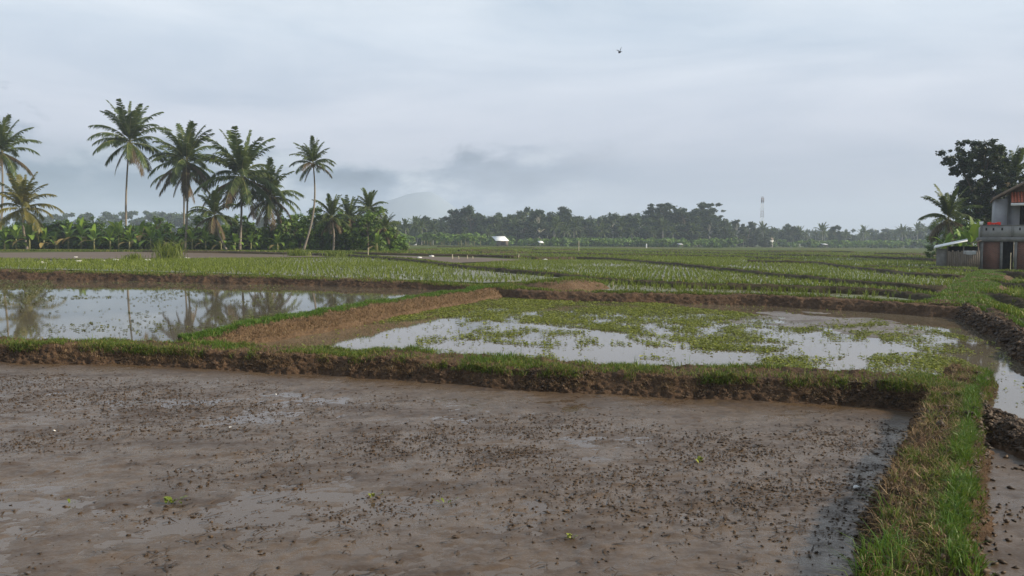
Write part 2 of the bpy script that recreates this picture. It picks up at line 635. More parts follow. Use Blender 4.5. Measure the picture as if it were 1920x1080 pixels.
    t.links.new(mpn.outputs[0], bk.inputs['Vector'])
    st = noise_node(t, 1.5, 6, 0.6, tcn)
    c = mixc(t, ramp(t, st, [(0.45, 0.0), (0.7, 0.55)]), bk.outputs[0], (0.10, 0.075, 0.06))
    inv = N(t, 'ShaderNodeInvert')
    t.links.new(bk.outputs['Fac'], inv.inputs[1])
    principled(t, out, c, 0.92, bump(t, inv.outputs[0], 0.6, 0.02), 0.2)
    M['brick'] = m


make_materials()

# ------------------------------------------------------------------ banks between the plots
GRID = {}


def resample(pts, step, extra=()):
    """pts (n,2+k): even spacing along the first two columns, gently smoothed"""
    pts = np.asarray(pts, float)
    seg = np.hypot(*(pts[1:, :2] - pts[:-1, :2]).T)
    s = np.concatenate([[0], np.cumsum(seg)])
    n = max(3, int(s[-1] / step) + 1)
    u = np.linspace(0, s[-1], n)
    out = np.stack([np.interp(u, s, pts[:, k]) for k in range(pts.shape[1])], 1)
    k = max(1, int(min(1.2, s[-1] / 12) / step))
    if k > 1:
        ker = np.ones(k) / k
        pad = np.pad(out, ((k, k), (0, 0)), mode='reflect', reflect_type='odd')
        out2 = np.stack([np.convolve(pad[:, c], ker, 'same') for c in range(out.shape[1])], 1)[k:-k]
        out = out2
    return out, u


def bund(name, pts, w, bl, br, zl, zr, step=0.08, kf=14, kt=12, amp=0.05, mat='bank', seed=0, rough=1.0, label=None, wob=0.12):
    """earth bank swept along pts (x, y, top): w crest width, bl/br batter left/right, zl/zr foot level"""
    P, u = resample(pts, step)
    x, y, top = P[:, 0], P[:, 1], P[:, 2]
    T = np.gradient(P[:, :2], axis=0)
    T /= np.linalg.norm(T, axis=1)[:, None] + 1e-9
    Nn = np.stack([-T[:, 1], T[:, 0]], 1)
    na = len(P)
    f = lambda v: np.broadcast_to(np.interp(np.linspace(0, 1, na), np.linspace(0, 1, len(v)), v) if hasattr(v, '__len__') else v, (na,)).astype(float)
    w, bl, br, zl, zr = map(f, (w, bl, br, zl, zr))
    wl_ = w / 2 + wob * fbm(u * 0.9, u * 0 + 3, 3, seed)
    wr_ = w / 2 + wob * fbm(u * 0.9, u * 0 + 9, 3, seed + 5)
    top = top + 0.05 * rough * fbm(u * 0.8, u * 0 + 5, 3, seed + 9)
    keys = [(wl_ + bl + 0.25, zl - 0.3), (wl_ + bl, zl), (wl_, top), (-wr_, top), (-wr_ - br, zr), (-wr_ - br - 0.25, zr - 0.3)]
    cnt = [2, kf, kt, kf, 2]
    D, Zc = [], []
    for i in range(5):
        m = cnt[i]
        for k in range(m):
            a = k / m
            D.append(keys[i][0] * (1 - a) + keys[i + 1][0] * a)
            Zc.append(keys[i][1] * (1 - a) + keys[i + 1][1] * a)
    D.append(keys[5][0])
    Zc.append(keys[5][1])
    D, Zc = np.array(D).T, np.array(Zc).T
    for _ in range(3):
        D[:, 1:-1] = 0.25 * D[:, :-2] + 0.5 * D[:, 1:-1] + 0.25 * D[:, 2:]
        Zc[:, 1:-1] = 0.25 * Zc[:, :-2] + 0.5 * Zc[:, 1:-1] + 0.25 * Zc[:, 2:]
    arc = np.concatenate([np.zeros((na, 1)), np.cumsum(np.hypot(np.diff(D, axis=1), np.diff(Zc, axis=1)), 1)], 1)
    dd, dz = np.gradient(D, axis=1), np.gradient(Zc, axis=1)
    ln = np.hypot(dd, dz) + 1e-9
    nd, nz = dz / ln, -dd / ln                        # outward
    U = np.repeat(u[:, None], D.shape[1], 1)
    cl = fbm(U * 2.2, arc * 2.6, 3, seed + 20) * 0.9 + 0.9 * (np.abs(fbm(U * 7, arc * 8, 3, seed + 31)) - 0.3) + 0.9 * fbm(U * 17, arc * 19, 3, seed + 41, 0.7)
    D = D + nd * amp * cl
    Zc = Zc + nz * amp * cl
    Zc[0] -= 0.6
    Zc[-1] -= 0.6
    G = np.zeros((na, D.shape[1], 3))
    G[..., 0] = x[:, None] + Nn[:, None, 0] * D
    G[..., 1] = y[:, None] + Nn[:, None, 1] * D
    G[..., 2] = Zc
    nc = D.shape[1]
    idx = np.arange(na * nc).reshape(na, nc)
    F = np.stack([idx[:-1, :-1], idx[:-1, 1:], idx[1:, 1:], idx[1:, :-1]], -1).reshape(-1, 4)
    me = mk_mesh(name, G.reshape(-1, 3), [F], M[mat], smooth=True)
    o = obj(name, me)
    tag(o, label or 'low earth bank between flooded plots', None, None, 'structure')
    GRID[o.name] = (G, cnt)
    return o


def on_grid(o, n, lo, hi, dens=None, seed=0, u0=0.0, u1=1.0):
    """n random points on a bank between section fractions lo..hi (0 = left crest edge, 1 = right crest edge)"""
    G, cnt = GRID[o.name]
    r = np.random.default_rng(seed + 100)
    a0, a1 = cnt[0] + cnt[1], cnt[0] + cnt[1] + cnt[2]
    u = (u0 + (u1 - u0) * r.random(n)) * (G.shape[0] - 1.001)
    v = np.clip(a0 + (a1 - a0) * (lo + (hi - lo) * r.random(n)), 0, G.shape[1] - 1.01)
    u = np.clip(u, 1.01, G.shape[0] - 2.01)
    i, j = u.astype(int), v.astype(int)
    fu, fv = (u - i)[:, None], (v - j)[:, None]
    P = (G[i, j] * (1 - fu) + G[i + 1, j] * fu) * (1 - fv) + (G[i, j + 1] * (1 - fu) + G[i + 1, j + 1] * fu) * fv
    if dens is not None:
        k = r.random(n) < dens(P[:, 0], P[:, 1], (v - a0) / (a1 - a0))
        P = P[k]
    return P


def blades(P, h, w, lean=0.4, seed=0, tint=None, droop=0.3):
    """grass blades: a bent strip with a pointed tip each"""
    r = np.random.default_rng(seed)
    n = len(P)
    h = h * (0.55 + 0.9 * r.random(n)) if np.isscalar(h) else h
    az = r.random(n) * 2 * np.pi
    f = r.random(n) * 2 * np.pi
    l = lean * r.random(n) * h
    D = np.stack([np.cos(az) * l, np.sin(az) * l, np.zeros(n)], 1)
    S = np.stack([np.cos(f), np.sin(f), np.zeros(n)], 1) * (np.broadcast_to(w, (n,)) * 0.5)[:, None]
    up = np.zeros((n, 3))
    up[:, 2] = h
    mid = P + up * 0.6 + D * 0.4
    tip = P + up * (1 - droop * r.random(n))[:, None] + D * 1.3
    V = np.stack([P - S, P + S, mid + S * 0.8, mid - S * 0.8, tip], 1).reshape(-1, 3)
    b = np.arange(n)[:, None] * 5
    t = np.repeat(r.random(n) if tint is None else tint, 5)
    return V, np.concatenate([b, b + 1, b + 2, b + 3], 1), np.concatenate([b + 3, b + 2, b + 4], 1), t


def grass_obj(name, P, h, w, mat, label, lean=0.5, seed=0, droop=0.3):
    V, q, t, ti = blades(P, h, w, lean, seed, None, droop)
    o = obj(name, mk_mesh(name, V, [q, t], M[mat], ti))
    return tag(o, label, 'grass', None, 'stuff')


def crumbs_obj(name, P, size, mat, label, seed=0, flat=0.6, cat='mud crumbs'):
    r = np.random.default_rng(seed)
    n = len(P)
    base = np.array([[1, 0, 0], [0, 1, 0], [-1, 0, 0], [0, -1, 0], [0, 0, 1], [0, 0, -1]], float)
    sz = size * (0.35 + 0.9 * r.random(n) ** 2 + 1.3 * r.random(n) ** 9)
    V = base[None] * (0.6 + 0.7 * r.random((n, 6, 1))) * sz[:, None, None] + r.normal(0, 0.22, (n, 6, 3)) * sz[:, None, None]
    V[..., 2] *= flat
    a = r.random(n) * 6.28
    c, s = np.cos(a)[:, None], np.sin(a)[:, None]
    st = 1 + r.random(n)[:, None]
    x, y = V[..., 0] * st, V[..., 1]
    V[..., 0], V[..., 1] = x * c - y * s, x * s + y * c
    V += P[:, None]
    b = np.arange(n)[:, None, None] * 6
    f = np.array([[0, 1, 4], [1, 2, 4], [2, 3, 4], [3, 0, 4], [1, 0, 5], [2, 1, 5], [3, 2, 5], [0, 3, 5]])[None] + b
    o = obj(name, mk_mesh(name, V.reshape(-1, 3), [f.reshape(-1, 3)], M[mat], np.repeat(r.random(n), 6)))
    return tag(o, label, cat, None, 'stuff')


ZB, ZC = 0.12, 0.20                                   # levels of the two ponds


def cl(pxs, z):
    """centre line from crest pixels; z crest height (one or many)"""
    zz = z if hasattr(z, '__len__') else [z] * len(pxs)
    return [atz(a, b, c) for (a, b), c in zip(pxs, zz)]


ab_line = cl([(-330, 640), (-100, 640), (0, 641), (250, 644), (450, 650), (640, 659), (800, 668), (1000, 681), (1200, 690), (1400, 697), (1600, 705), (1740, 716), (1815, 724)], 0.30)
bund_ab = bund('earth_bank', ab_line, [0.65, 0.7, 0.85, 0.85, 0.8], 0.35, 0.26, ZC - 0.02, -0.02, step=0.03, kf=26, kt=18, amp=0.05, seed=1,
               label='grass-topped brown earth bank running across behind the mud plot')
r_line = cl([(1820, 690), (1795, 730), (1772, 780), (1755, 850), (1735, 950), (1712, 1080), (1690, 1250), (1650, 1700)], 0.30)
bund_r = bund('earth_bank', r_line, 0.5, 0.18, 0.16, -0.03, -0.03, step=0.025, kf=18, kt=26, amp=0.07, seed=2,
              label='short bank with lush grass and broken clods at the lower right corner')
# r_line runs towards the viewer: left of travel = +x side
cb_line = cl([(1800, 752), (1850, 775), (1900, 800), (2000, 835), (2070, 850)], 0.2)
bund_clod = bund('earth_bank', cb_line, 0.22, 0.25, 0.25, ZB - 0.05, -0.03, step=0.03, kf=12, kt=10, amp=0.06, seed=3,
                 label='small bank of dark clods at the right edge')
bc_line = cl([(345, 634), (420, 620), (500, 604), (600, 586), (700, 570), (800, 555), (900, 541), (965, 534)], [0.30, 0.38, 0.44, 0.47, 0.48, 0.48, 0.46, 0.44])
bund_bc = bund('earth_bank', bc_line, 0.5, 0.25, 0.42, ZC - 0.04, ZB - 0.05, step=0.04, kf=22, kt=12, amp=0.075, mat='bank_red', seed=4,
               label='sunlit bare brown bank with bright grass crest between the two ponds')
c_px = [(-420, 500), (-150, 503), (0, 506), (250, 511), (430, 516), (600, 521), (720, 526), (800, 529), (880, 534), (930, 538)]
c_line = [onl(a, b, 0.04) for a, b in c_px]
bund_c = bund('earth_bank', c_line, 0.8, 0.3, 0.4, [p[2] - 0.1 for p in c_line], ZC - 0.05, step=0.08, kf=12, kt=8, amp=0.07, seed=5,
              label='far brown bank of the left pond below the green plot')
b_line = cl([(935, 538), (1000, 544), (1200, 549), (1400, 552), (1600, 561), (1780, 571), (1850, 577)], 0.42)
bund_b = bund('earth_bank', b_line, 0.6, 0.35, 0.4, 0.25, ZB - 0.05, step=0.06, kf=12, kt=8, amp=0.06, seed=6,
              label='far brown bank of the weedy pond')
rb_line = cl([(1778, 566), (1822, 570), (1888, 595), (1952, 628), (2025, 670), (2190, 770), (2500, 900)], 0.42) + [np.array([6.0, 3.0, 0.42]), np.array([6.4, -8.0, 0.42])]
bund_rb = bund('earth_bank', rb_line, 0.55, 0.35, 0.3, 0.25, ZB - 0.05, step=0.04, kf=14, kt=10, amp=0.08, seed=7,
               label='dark-sided grassy bank along the right end of the weedy pond')
rp_line = [*cl([(1785, 572), (1812, 548), (1830, 530)], 0.42), onl(1850, 514, 0.2), onl(1862, 508, 0.1)]
bund_rp = bund('earth_bank', rp_line, 1.1, 0.6, 0.6, 0.2, 0.2, step=0.1, kf=6, kt=10, amp=0.06, seed=8, mat='bank',
               label='grassy footpath bank leading up to the brick house')
mound_line = [*cl([(925, 540), (980, 533)], 0.45), onl(1040, 527, 0.30), onl(1095, 524, 0.28)]
bund_mound = bund('earth_bank', mound_line, 1.2, 0.6, 0.7, 0.35, 0.3, step=0.08, kf=8, kt=10, amp=0.08, seed=9, mat='bank_red',
                  label='reddish earth mound where the plot banks meet in the middle')

# banks farther out, read off the photograph as lines on the land
FAR_BANKS = [
    ([(640, 479), (690, 483), (760, 489), (845, 500), (960, 511), (1060, 519), (1100, 526), (1280, 538), (1500, 545), (1680, 553), (1775, 566)], 0.24, 'dark bank running diagonally from the palms to the footpath'),
    ([(1000, 486), (1080, 485), (1140, 487), (1200, 492), (1280, 499), (1440, 517), (1600, 533), (1720, 543), (1790, 546)], 0.26, 'dark bank crossing the middle of the rice plots'),
    ([(1400, 491), (1530, 494), (1580, 502), (1640, 509), (1720, 518), (1815, 523)], 0.25, 'dark bank across the rice plots below the shed'),
    ([(1620, 501), (1700, 504), (1790, 508), (1835, 512)], 0.22, 'short dark bank in front of the shed'),
    ([(620, 474), (700, 477), (800, 479), (900, 481), (960, 483), (1030, 484)], 0.30, 'brown bank behind the muddy strip with stakes'),
    ([(900, 474), (1000, 474), (1100, 477), (1280, 480), (1400, 483), (1500, 489)], 0.25, 'long straight bank across the middle distance'),
    ([(1060, 469), (1130, 470), (1230, 473), (1330, 475), (1450, 478), (1560, 481), (1700, 483)], 0.25, 'second long straight bank across the middle distance'),
    ([(1240, 470), (1330, 471), (1420, 472), (1470, 474)], 0.3, 'thin far bank left of the pale water strip'),
    ([(690, 468), (760, 470), (820, 469)], 0.3, 'short far bank near the last palms'),
    ([(820, 463), (900, 464), (980, 465), (1000, 466)], 0.3, 'thin far bank in front of the hut'),
    ([(860, 471), (930, 471), (960, 472)], 0.3, 'short far bank beyond the stakes'),
    ([(1000, 469), (1040, 470), (1080, 470)], 0.3, 'short far bank at the foot of the tall pole'),
    ([(1440, 472), (1560, 473), (1600, 474)], 0.4, 'far bank behind the pale water strip'),
    ([(1640, 477), (1700, 478), (1755, 478)], 0.4, 'far bank left of the shed'),
    ([(1600, 482), (1700, 486), (1760, 490)], 0.3, 'far bank in front of the wet plots by the shed'),
    ([(230, 471), (300, 473), (420, 474), (560, 477), (640, 480)], 0.30, 'brown bank behind the upper mud plot'),
]
far_bunds = []
for i, (pts, hgt_, lab) in enumerate(FAR_BANKS):
    hgt_ *= 0.8
    L = [onl(a, b) for a, b in pts]
    z0 = float(np.mean([p[2] for p in L]))
    L = [np.array([p[0], p[1], p[2] + hgt_]) for p in L]
    d = np.mean([p[1] for p in L])
    w_ = 0.5 if d < 70 else 0.9
    zf = [p[2] - hgt_ - 0.04 for p in L]
    far_bunds.append(bund('earth_bank', L, w_, 0.25, 0.25, zf, zf, step=0.12 if d < 50 else 0.25, kf=6, kt=5, amp=0.05, mat='bank_far', seed=40 + i, label=lab))
# terraces at the right edge
RIGHT_BANKS = [([(1842, 584), (1880, 600), (1935, 622), (2010, 650)], 0.24, 'bank_red', 'clod-faced brown bank at the right edge'),
               ([(1835, 556), (1890, 566), (1960, 577)], 0.2, 'bank_far', 'low dark bank at the right edge below the house'),
               ([(1850, 535), (1900, 539), (1980, 545)], 0.2, 'bank_far', 'second low dark bank at the right edge below the house'),
               ([(1870, 518), (1920, 521), (2000, 525)], 0.3, 'bank_far', 'grassy dark bank right in front of the house')]
for i, (pts, hgt_, mt, lab) in enumerate(RIGHT_BANKS):
    L = [onl(a, b) for a, b in pts]
    L = [np.array([p[0], p[1], p[2] + hgt_]) for p in L]
    zf = [p[2] - hgt_ - 0.04 for p in L]
    far_bunds.append(bund('earth_bank', L, 0.5, 0.3, 0.3, zf, zf, step=0.07, kf=8, kt=6, amp=0.06, mat=mt, seed=70 + i, label=lab))

# ------------------------------------------------------------------ ground and plots
near = [*[p[:2] for p in c_line], *[p[:2] for p in b_line[1:-1]], *[p[:2] for p in rb_line[1:]], np.array([6.4, -30]), np.array([-60, -30]), np.array([-60, 45])]


def geo(a, b, s0, grow):
    out, x, s = [a], a, s0
    while x < b:
        x += s
        s *= grow
        out.append(min(x, b))
    return out


gx = sorted(set([-v for v in geo(26, 3500, 1.2, 1.12)] + [v for v in geo(26, 3500, 1.2, 1.12)] + list(np.round(np.arange(-25.6, 26, 0.4), 3))))
gy = sorted(set([-v for v in geo(0, 400, 2, 1.3)] + list(np.round(np.arange(0.4, 52, 0.4), 3)) + geo(52, 5000, 0.6, 1.07)))
GX, GY = np.meshgrid(np.array(gx), np.array(gy), indexing='ij')
GZ = level(GX, GY) + 0.03 * fbm(GX * 0.3, GY * 0.3, 3, 3) - 0.04
GZ[in_poly(GX, GY, near)] = -0.6
idx = np.arange(GX.size).reshape(GX.shape)
Fq = np.stack([idx[:-1, :-1], idx[1:, :-1], idx[1:, 1:], idx[:-1, 1:]], -1).reshape(-1, 4)
ground = obj('ground', mk_mesh('ground', np.stack([GX, GY, GZ], -1).reshape(-1, 3), [Fq], M['field'], smooth=True))
tag(ground, 'flat green and brown farmland reaching to the far trees', None, None, 'structure')


def line_side(x, y, line):
    """y of the bank centre line at x"""
    a = np.array(sorted([(p[0], p[1]) for p in line]))
    return np.interp(x, a[:, 0], a[:, 1])


def line_x(y, line):
    a = np.array(sorted([(p[1], p[0]) for p in line]))
    return np.interp(y, a[:, 0], a[:, 1])


def mud_height(x, y):
    z = 0.004 + 0.018 * fbm(x * 0.35, y * 0.5, 3, 11) + 0.016 * fbm(x * 1.3, y * 1.9, 3, 12)
    z += 0.012 * np.maximum(fbm(x * 5, y * 6, 3, 13), 0) + 0.007 * fbm(x * 13, y * 15, 2, 14)
    z += 0.030 * np.maximum(fbm(x * 3.2, y * 5.5, 4, 15, 0.65) - 0.12, 0)
    pt = np.clip(fbm(x * 0.7 + 4, y * 1.1, 3, 16) * 2.2 + 0.25, 0, 1)
    z += pt * 0.016 * np.abs(fbm(x * 7, y * 9, 3, 17, 0.7))
    return z


def mud_sheet(name, xs, ys, keep, label, zoff=0.0):
    x, y = np.meshgrid(xs, ys, indexing='ij')
    z = mud_height(x, y) + zoff
    idx = np.arange(x.size).reshape(x.shape)
    f = np.stack([idx[:-1, :-1], idx[1:, :-1], idx[1:, 1:], idx[:-1, 1:]], -1).reshape(-1, 4)
    V = np.stack([x, y, z], -1).reshape(-1, 3)
    c = V[f].mean(1)
    o = obj(name, mk_mesh(name, V, [f[keep(c[:, 0], c[:, 1])]], M['mud'], smooth=True))
    return tag(o, label, None, None, 'structure')


in_a = lambda x, y: (y < line_side(x, y, ab_line)) & (x < line_x(y, r_line))
in_d = lambda x, y: (x > line_x(y, r_line)) & (y < line_side(x, y, cb_line))
xa = np.array(sorted(set([-v for v in geo(10.5, 40, 0.1, 1.25)] + list(np.arange(-10.5, 6.5, 0.025)))))
ya = np.array(sorted(set([-v for v in geo(-3.2, 20, 0.2, 1.4)] + list(np.arange(3.3, 16.2, 0.025)))))
mud_a = mud_sheet('mud_field', xa, ya, in_a, 'wet puddled brown mud plot filling the foreground')
mud_d = mud_sheet('mud_field', np.arange(2.5, 12, 0.04), np.arange(-2, 9, 0.04), in_d, 'narrow muddy plot right of the grassy corner bank', 0.012)


def flat_sheet(name, poly, z, mat, label, kind='structure'):
    """a flat polygon at one level (or on the land when z is None)"""
    V = [(p[0], p[1], z if z is not None else p[2]) for p in poly]
    me = bpy.data.meshes.new(name)
    me.from_pydata(V, [], [list(range(len(V)))])
    me.materials.append(M[mat])
    me.update()
    if me.polygons[0].normal.z < 0:
        me.flip_normals()
    return tag(obj(name, me), label, None, None, kind)


# silty film: sits at level 0, the mud pokes through it
film_poly = [(-40, -20)] + [(p[0], p[1]) for p in sorted(ab_line, key=lambda q: q[0]) if p[0] < 4.4] + [(line_x(y, r_line), y) for y in (9.0, 8, 7, 6, 5, 4)] + [(2.3, -20)]
flat_sheet('water', film_poly, -0.001, 'silt', 'thin silty water lying on the mud plot')
flat_sheet('water', [(line_x(y, r_line), y) for y in (8.2, 7, 6, 5, 4)] + [(3, -2), (12, -2), (12, 5), (9, 7.2), (7, 7.6), (5.4, 8.0)], 0.004, 'silt', 'thin silty water on the narrow mud plot at the right')
pond_b = flat_sheet('water', [p[:2] for p in bc_line] + [p[:2] for p in b_line[1:-1]] + [p[:2] for p in rb_line[2:6]] + [p[:2] for p in cb_line[::-1]] + [p[:2] for p in ab_line[::-1] if p[0] > -6.0], ZB, 'water', 'weedy pond water reflecting the grey sky')
pond_c = flat_sheet('water', [p[:2] for p in ab_line if p[0] < -5.5] + [p[:2] for p in bc_line] + [p[:2] for p in c_line[::-1]], ZC, 'water', 'pond water at the left mirroring the palms')


def plot_poly(pxs, dz):
    return [onl(a, b, dz) for a, b in pxs]


PLOT_E = plot_poly([(-250, 485), (-40, 485), (60, 487), (250, 488), (450, 485), (640, 483), (700, 485), (845, 502), (960, 513), (1050, 520), (985, 528), (900, 530), (800, 526), (700, 523), (430, 513), (0, 503), (-250, 498)], 0.02)
PLOT_F1 = plot_poly([(-250, 476), (-40, 474), (240, 472), (420, 475), (560, 478), (640, 481), (450, 484), (300, 484), (200, 486), (60, 485), (-250, 483)], 0.02)
PLOT_F2 = plot_poly([(640, 478), (700, 478), (800, 481), (900, 483), (960, 486), (1010, 489), (930, 490), (850, 493), (760, 488), (690, 482)], 0.02)
PLOT_H = plot_poly([(850, 500), (930, 491), (1000, 488), (1140, 488), (1280, 501), (1440, 519), (1600, 535), (1740, 547), (1770, 562), (1680, 552), (1500, 544), (1280, 537), (1100, 525), (1060, 518), (960, 510)], 0.02)
PLOT_G = plot_poly([(1100, 527), (1280, 540), (1500, 547), (1680, 555), (1770, 566), (1600, 558), (1400, 549), (1200, 546), (1040, 541), (1010, 536)], -0.02)
PLOT_I = plot_poly([(1150, 486), (1280, 482), (1400, 485), (1400, 492), (1530, 496), (1580, 504), (1640, 511), (1720, 520), (1810, 525), (1800, 544), (1720, 541), (1600, 531), (1440, 515), (1280, 497), (1200, 490)], 0.02)
PLOT_J = plot_poly([(1420, 489), (1500, 486), (1600, 484), (1740, 491), (1830, 500), (1838, 518), (1815, 521), (1720, 515), (1640, 506), (1580, 499), (1530, 492)], 0.02)
PLOT_K = plot_poly([(640, 472), (900, 470), (1000, 471), (1060, 471), (1280, 476), (1500, 485), (1400, 481), (1100, 475), (1000, 472), (900, 473)], 0.02)
for pl, mt, lab in ((PLOT_E, 'paddy', 'young rice plot left of centre below the palms'), (PLOT_F1, 'fieldmud', 'bare brown mud plot before the palms'),
                    (PLOT_F2, 'fieldmud', 'narrow bare mud strip with stakes'), (PLOT_H, 'paddy', 'wide planted rice plot in the middle'),
                    (PLOT_G, 'paddy', 'narrow flooded rice strip behind the weedy pond'), (PLOT_I, 'paddy', 'planted rice plot right of the middle'),
                    (PLOT_J, 'paddy', 'rice plot in front of the shed')):
    flat_sheet('paddy_field', pl, None, mt, lab)
for pxs, lab in (([(1436, 474.5), (1480, 473.0), (1560, 474.0), (1572, 476.0), (1520, 477.0), (1470, 476.0)], 'pale far water strip right of the mast'),
                 ([(1640, 479.5), (1700, 479.0), (1760, 480.0), (1760, 483.0), (1690, 482.5)], 'far wet plot left of the shed'),
                 ([(1712, 491), (1735, 488.5), (1765, 489.0), (1765, 494.0), (1728, 494.5)], 'small wet plot at the foot of the shed'),
                 ([(1100, 559), (1400, 553), (1400, 556)], None)):
    if lab:
        flat_sheet('water', [onl(a, b, 0.03) for a, b in pxs], None, 'water', lab)

# raised mud flat in the weedy pond
mx, my = np.meshgrid(np.linspace(0, 1, 60), np.linspace(0, 1, 30), indexing='ij')
c0, c1_ = atz(1370, 606, ZB), atz(1650, 600, ZB)
cxm, cym = (c0 + c1_)[:2] / 2
ux = c0[0] + (c1_[0] - c0[0]) * (mx * 1.3 - 0.15)
uy = cym - 3.6 + 7.0 * my
rad = np.hypot((mx - 0.5) * 2, (my - 0.5) * 2)
uz = ZB + 0.028 * (1 - rad * 1.25) + 0.03 * fbm(ux * 0.9, uy * 0.6, 4, 61) + 0.006 * fbm(ux * 6, uy * 6, 3, 62)
uz = np.where(rad > 0.97, ZB - 0.1, uz)
idx = np.arange(mx.size).reshape(mx.shape)
f = np.stack([idx[:-1, :-1], idx[1:, :-1], idx[1:, 1:], idx[:-1, 1:]], -1).reshape(-1, 4)
tag(obj('mud_flat', mk_mesh('mud_flat', np.stack([ux, uy, uz], -1).reshape(-1, 3), [f], M['mud'], smooth=True)),
    'brown mud showing above the weedy pond near its far bank', None, None, 'structure')

# ------------------------------------------------------------------ distant hill
hx, hy = np.meshgrid(np.linspace(-1, 1, 90), np.linspace(-1, 1, 40), indexing='ij')
pk = aty(800, 364, 1950)
hz = np.exp(-(hx * 2.3) ** 2 * (1 + 0.4 * np.sign(hx))) * np.exp(-(hy * 1.6) ** 2) * (pk[2] + 8) * (1 + 0.10 * fbm(hx * 4, hy * 4, 4, 5)) - 8
idx = np.arange(hx.size).reshape(hx.shape)
f = np.stack([idx[:-1, :-1], idx[1:, :-1], idx[1:, 1:], idx[:-1, 1:]], -1).reshape(-1, 4)
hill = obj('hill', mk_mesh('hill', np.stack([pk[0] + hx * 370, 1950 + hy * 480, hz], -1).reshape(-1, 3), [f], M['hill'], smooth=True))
tag(hill, 'faint grey hill far behind the trees', None, None, 'structure')

# ------------------------------------------------------------------ trees: building blocks
def leaf_quads(C, nrm, size, r, aspect=1.6):
    n = len(C)
    nrm = nrm / (np.linalg.norm(nrm, axis=1)[:, None] + 1e-9)
    a = r.normal(0, 1, (n, 3))
    u = np.cross(nrm, a)
    u /= np.linalg.norm(u, axis=1)[:, None] + 1e-9
    v = np.cross(nrm, u)
    s = (size * (0.6 + 0.8 * r.random(n)))[:, None]
    bend = nrm * s * 0.15
    V = np.stack([C - u * s * aspect * 0.5, C - v * s * 0.5 + bend, C + u * s * aspect * 0.5, C + v * s * 0.5 + bend], 1)
    return V.reshape(-1, 3), np.arange(n * 4).reshape(n, 4)


def crown_mesh(name, clumps, leaves_each, size, mat, seed, up=0.6, flat=0.7):
    """leaf-sized faces spread through a set of clumps (centre, radius)"""
    r = np.random.default_rng(seed)
    Cs, Ns, Ts = [], [], []
    for c, rad in clumps:
        k = max(6, int(leaves_each * rad ** 2))
        d = r.normal(0, 1, (k, 3))
        d /= np.linalg.norm(d, axis=1)[:, None]
        rr = rad * r.random(k) ** 0.45 * (0.8 + 0.35 * vnoise(d[:, 0] * 2.5 + c[0], d[:, 1] * 2.5 + c[1] + d[:, 2] * 2, seed))
        p = d * rr[:, None]
        p[:, 2] *= flat
        Cs.append(np.asarray(c) + p)
        Ns.append(d * 0.6 + r.normal(0, 0.5, (k, 3)) + np.array([0, 0, up]))
        Ts.append(np.clip(r.random(k) * 0.75 + 0.25 * r.random(), 0, 1))
    C, Nn_, T = np.concatenate(Cs), np.concatenate(Ns), np.concatenate(Ts)
    V, F = leaf_quads(C, Nn_, size, r)
    return mk_mesh(name, V, [F], M[mat], np.repeat(T, 4))


def broad_tree(name, seed, h=12.0, spread=4.0, mat='tree', bark='bark', leaf=0.42, dens=26, low=0.3, nc=26):
    r = np.random.default_rng(seed)
    mb = MB()
    lean = r.normal(0, 0.04, 2) * h
    stem_top = np.array([lean[0], lean[1], h * 0.55])
    mb.tube([(0, 0, -0.3), (lean[0] * 0.4, lean[1] * 0.4, h * 0.25), tuple(stem_top)], [h * 0.026, h * 0.02, h * 0.012], 7)
    clumps = []
    for i in range(nc):
        a = r.random() * 6.283
        t = r.random()
        zz = low * h + (h * 0.97 - low * h) * t
        prof = math.sin(math.pi * min(1, 0.18 + 0.80 * t)) ** 0.6
        rad = spread * prof * (0.35 + 0.65 * r.random() ** 0.5)
        cr = spread * (0.24 + 0.20 * r.random()) * (0.75 + 0.35 * prof)
        c = np.array([lean[0] + rad * math.cos(a), lean[1] + rad * math.sin(a), zz - cr * 0.4])
        clumps.append((c, cr))
        if i % 2 == 0:
            s = np.array([lean[0] * t, lean[1] * t, max(h * 0.18, min(zz - cr, h * 0.55) - 0.3 * rad)])
            mb.tube([s, (s + c) / 2 + np.array([0, 0, 0.1 * rad]), c], [h * 0.009, h * 0.006, h * 0.003], 5, False)
    return mb.mesh(name + '_trunk', M[bark], True), crown_mesh(name + '_crown', clumps, dens, leaf, mat, seed)


def umbrella_tree(name, seed, h=18.0, spread=6.0):
    r = np.random.default_rng(seed)
    mb = MB()
    mb.tube([(0, 0, -0.3), (0.2, 0.1, h * 0.4), (0.4 * r.normal(), 0.3, h * 0.75)], [h * 0.02, h * 0.014, h * 0.008], 7)
    clumps = []
    for i in range(9):
        a = i * 2.4 + r.random()
        t = 0.55 + 0.44 * (i / 8.0)
        rad = spread * (0.35 + 0.65 * r.random()) * (1.0 if t < 0.9 else 0.45)
        e = np.array([rad * math.cos(a), rad * math.sin(a), h * t])
        s = np.array([0.1, 0.1, h * (t - 0.22)])
        mb.tube([s, (s + e) / 2 + np.array([0, 0, -0.02 * h]), e - np.array([0, 0, 0.2])], [h * 0.008, h * 0.005, h * 0.003], 5, False)
        for k in range(7):
            q = e + np.array([r.normal() * spread * 0.26, r.normal() * spread * 0.26, r.normal() * 0.22])
            clumps.append((q, spread * (0.15 + 0.1 * r.random())))
    for i in range(16):
        a = r.random() * 6.283
        q = spread * 0.45 * r.random() ** 0.5
        clumps.append((np.array([q * math.cos(a), q * math.sin(a), h * (0.25 + 0.42 * r.random())]), spread * 0.2))
    return mb.mesh(name + '_trunk', M['bark'], True), crown_mesh(name + '_crown', clumps, 46, 0.42, 'tree', seed, 1.0, 0.5)


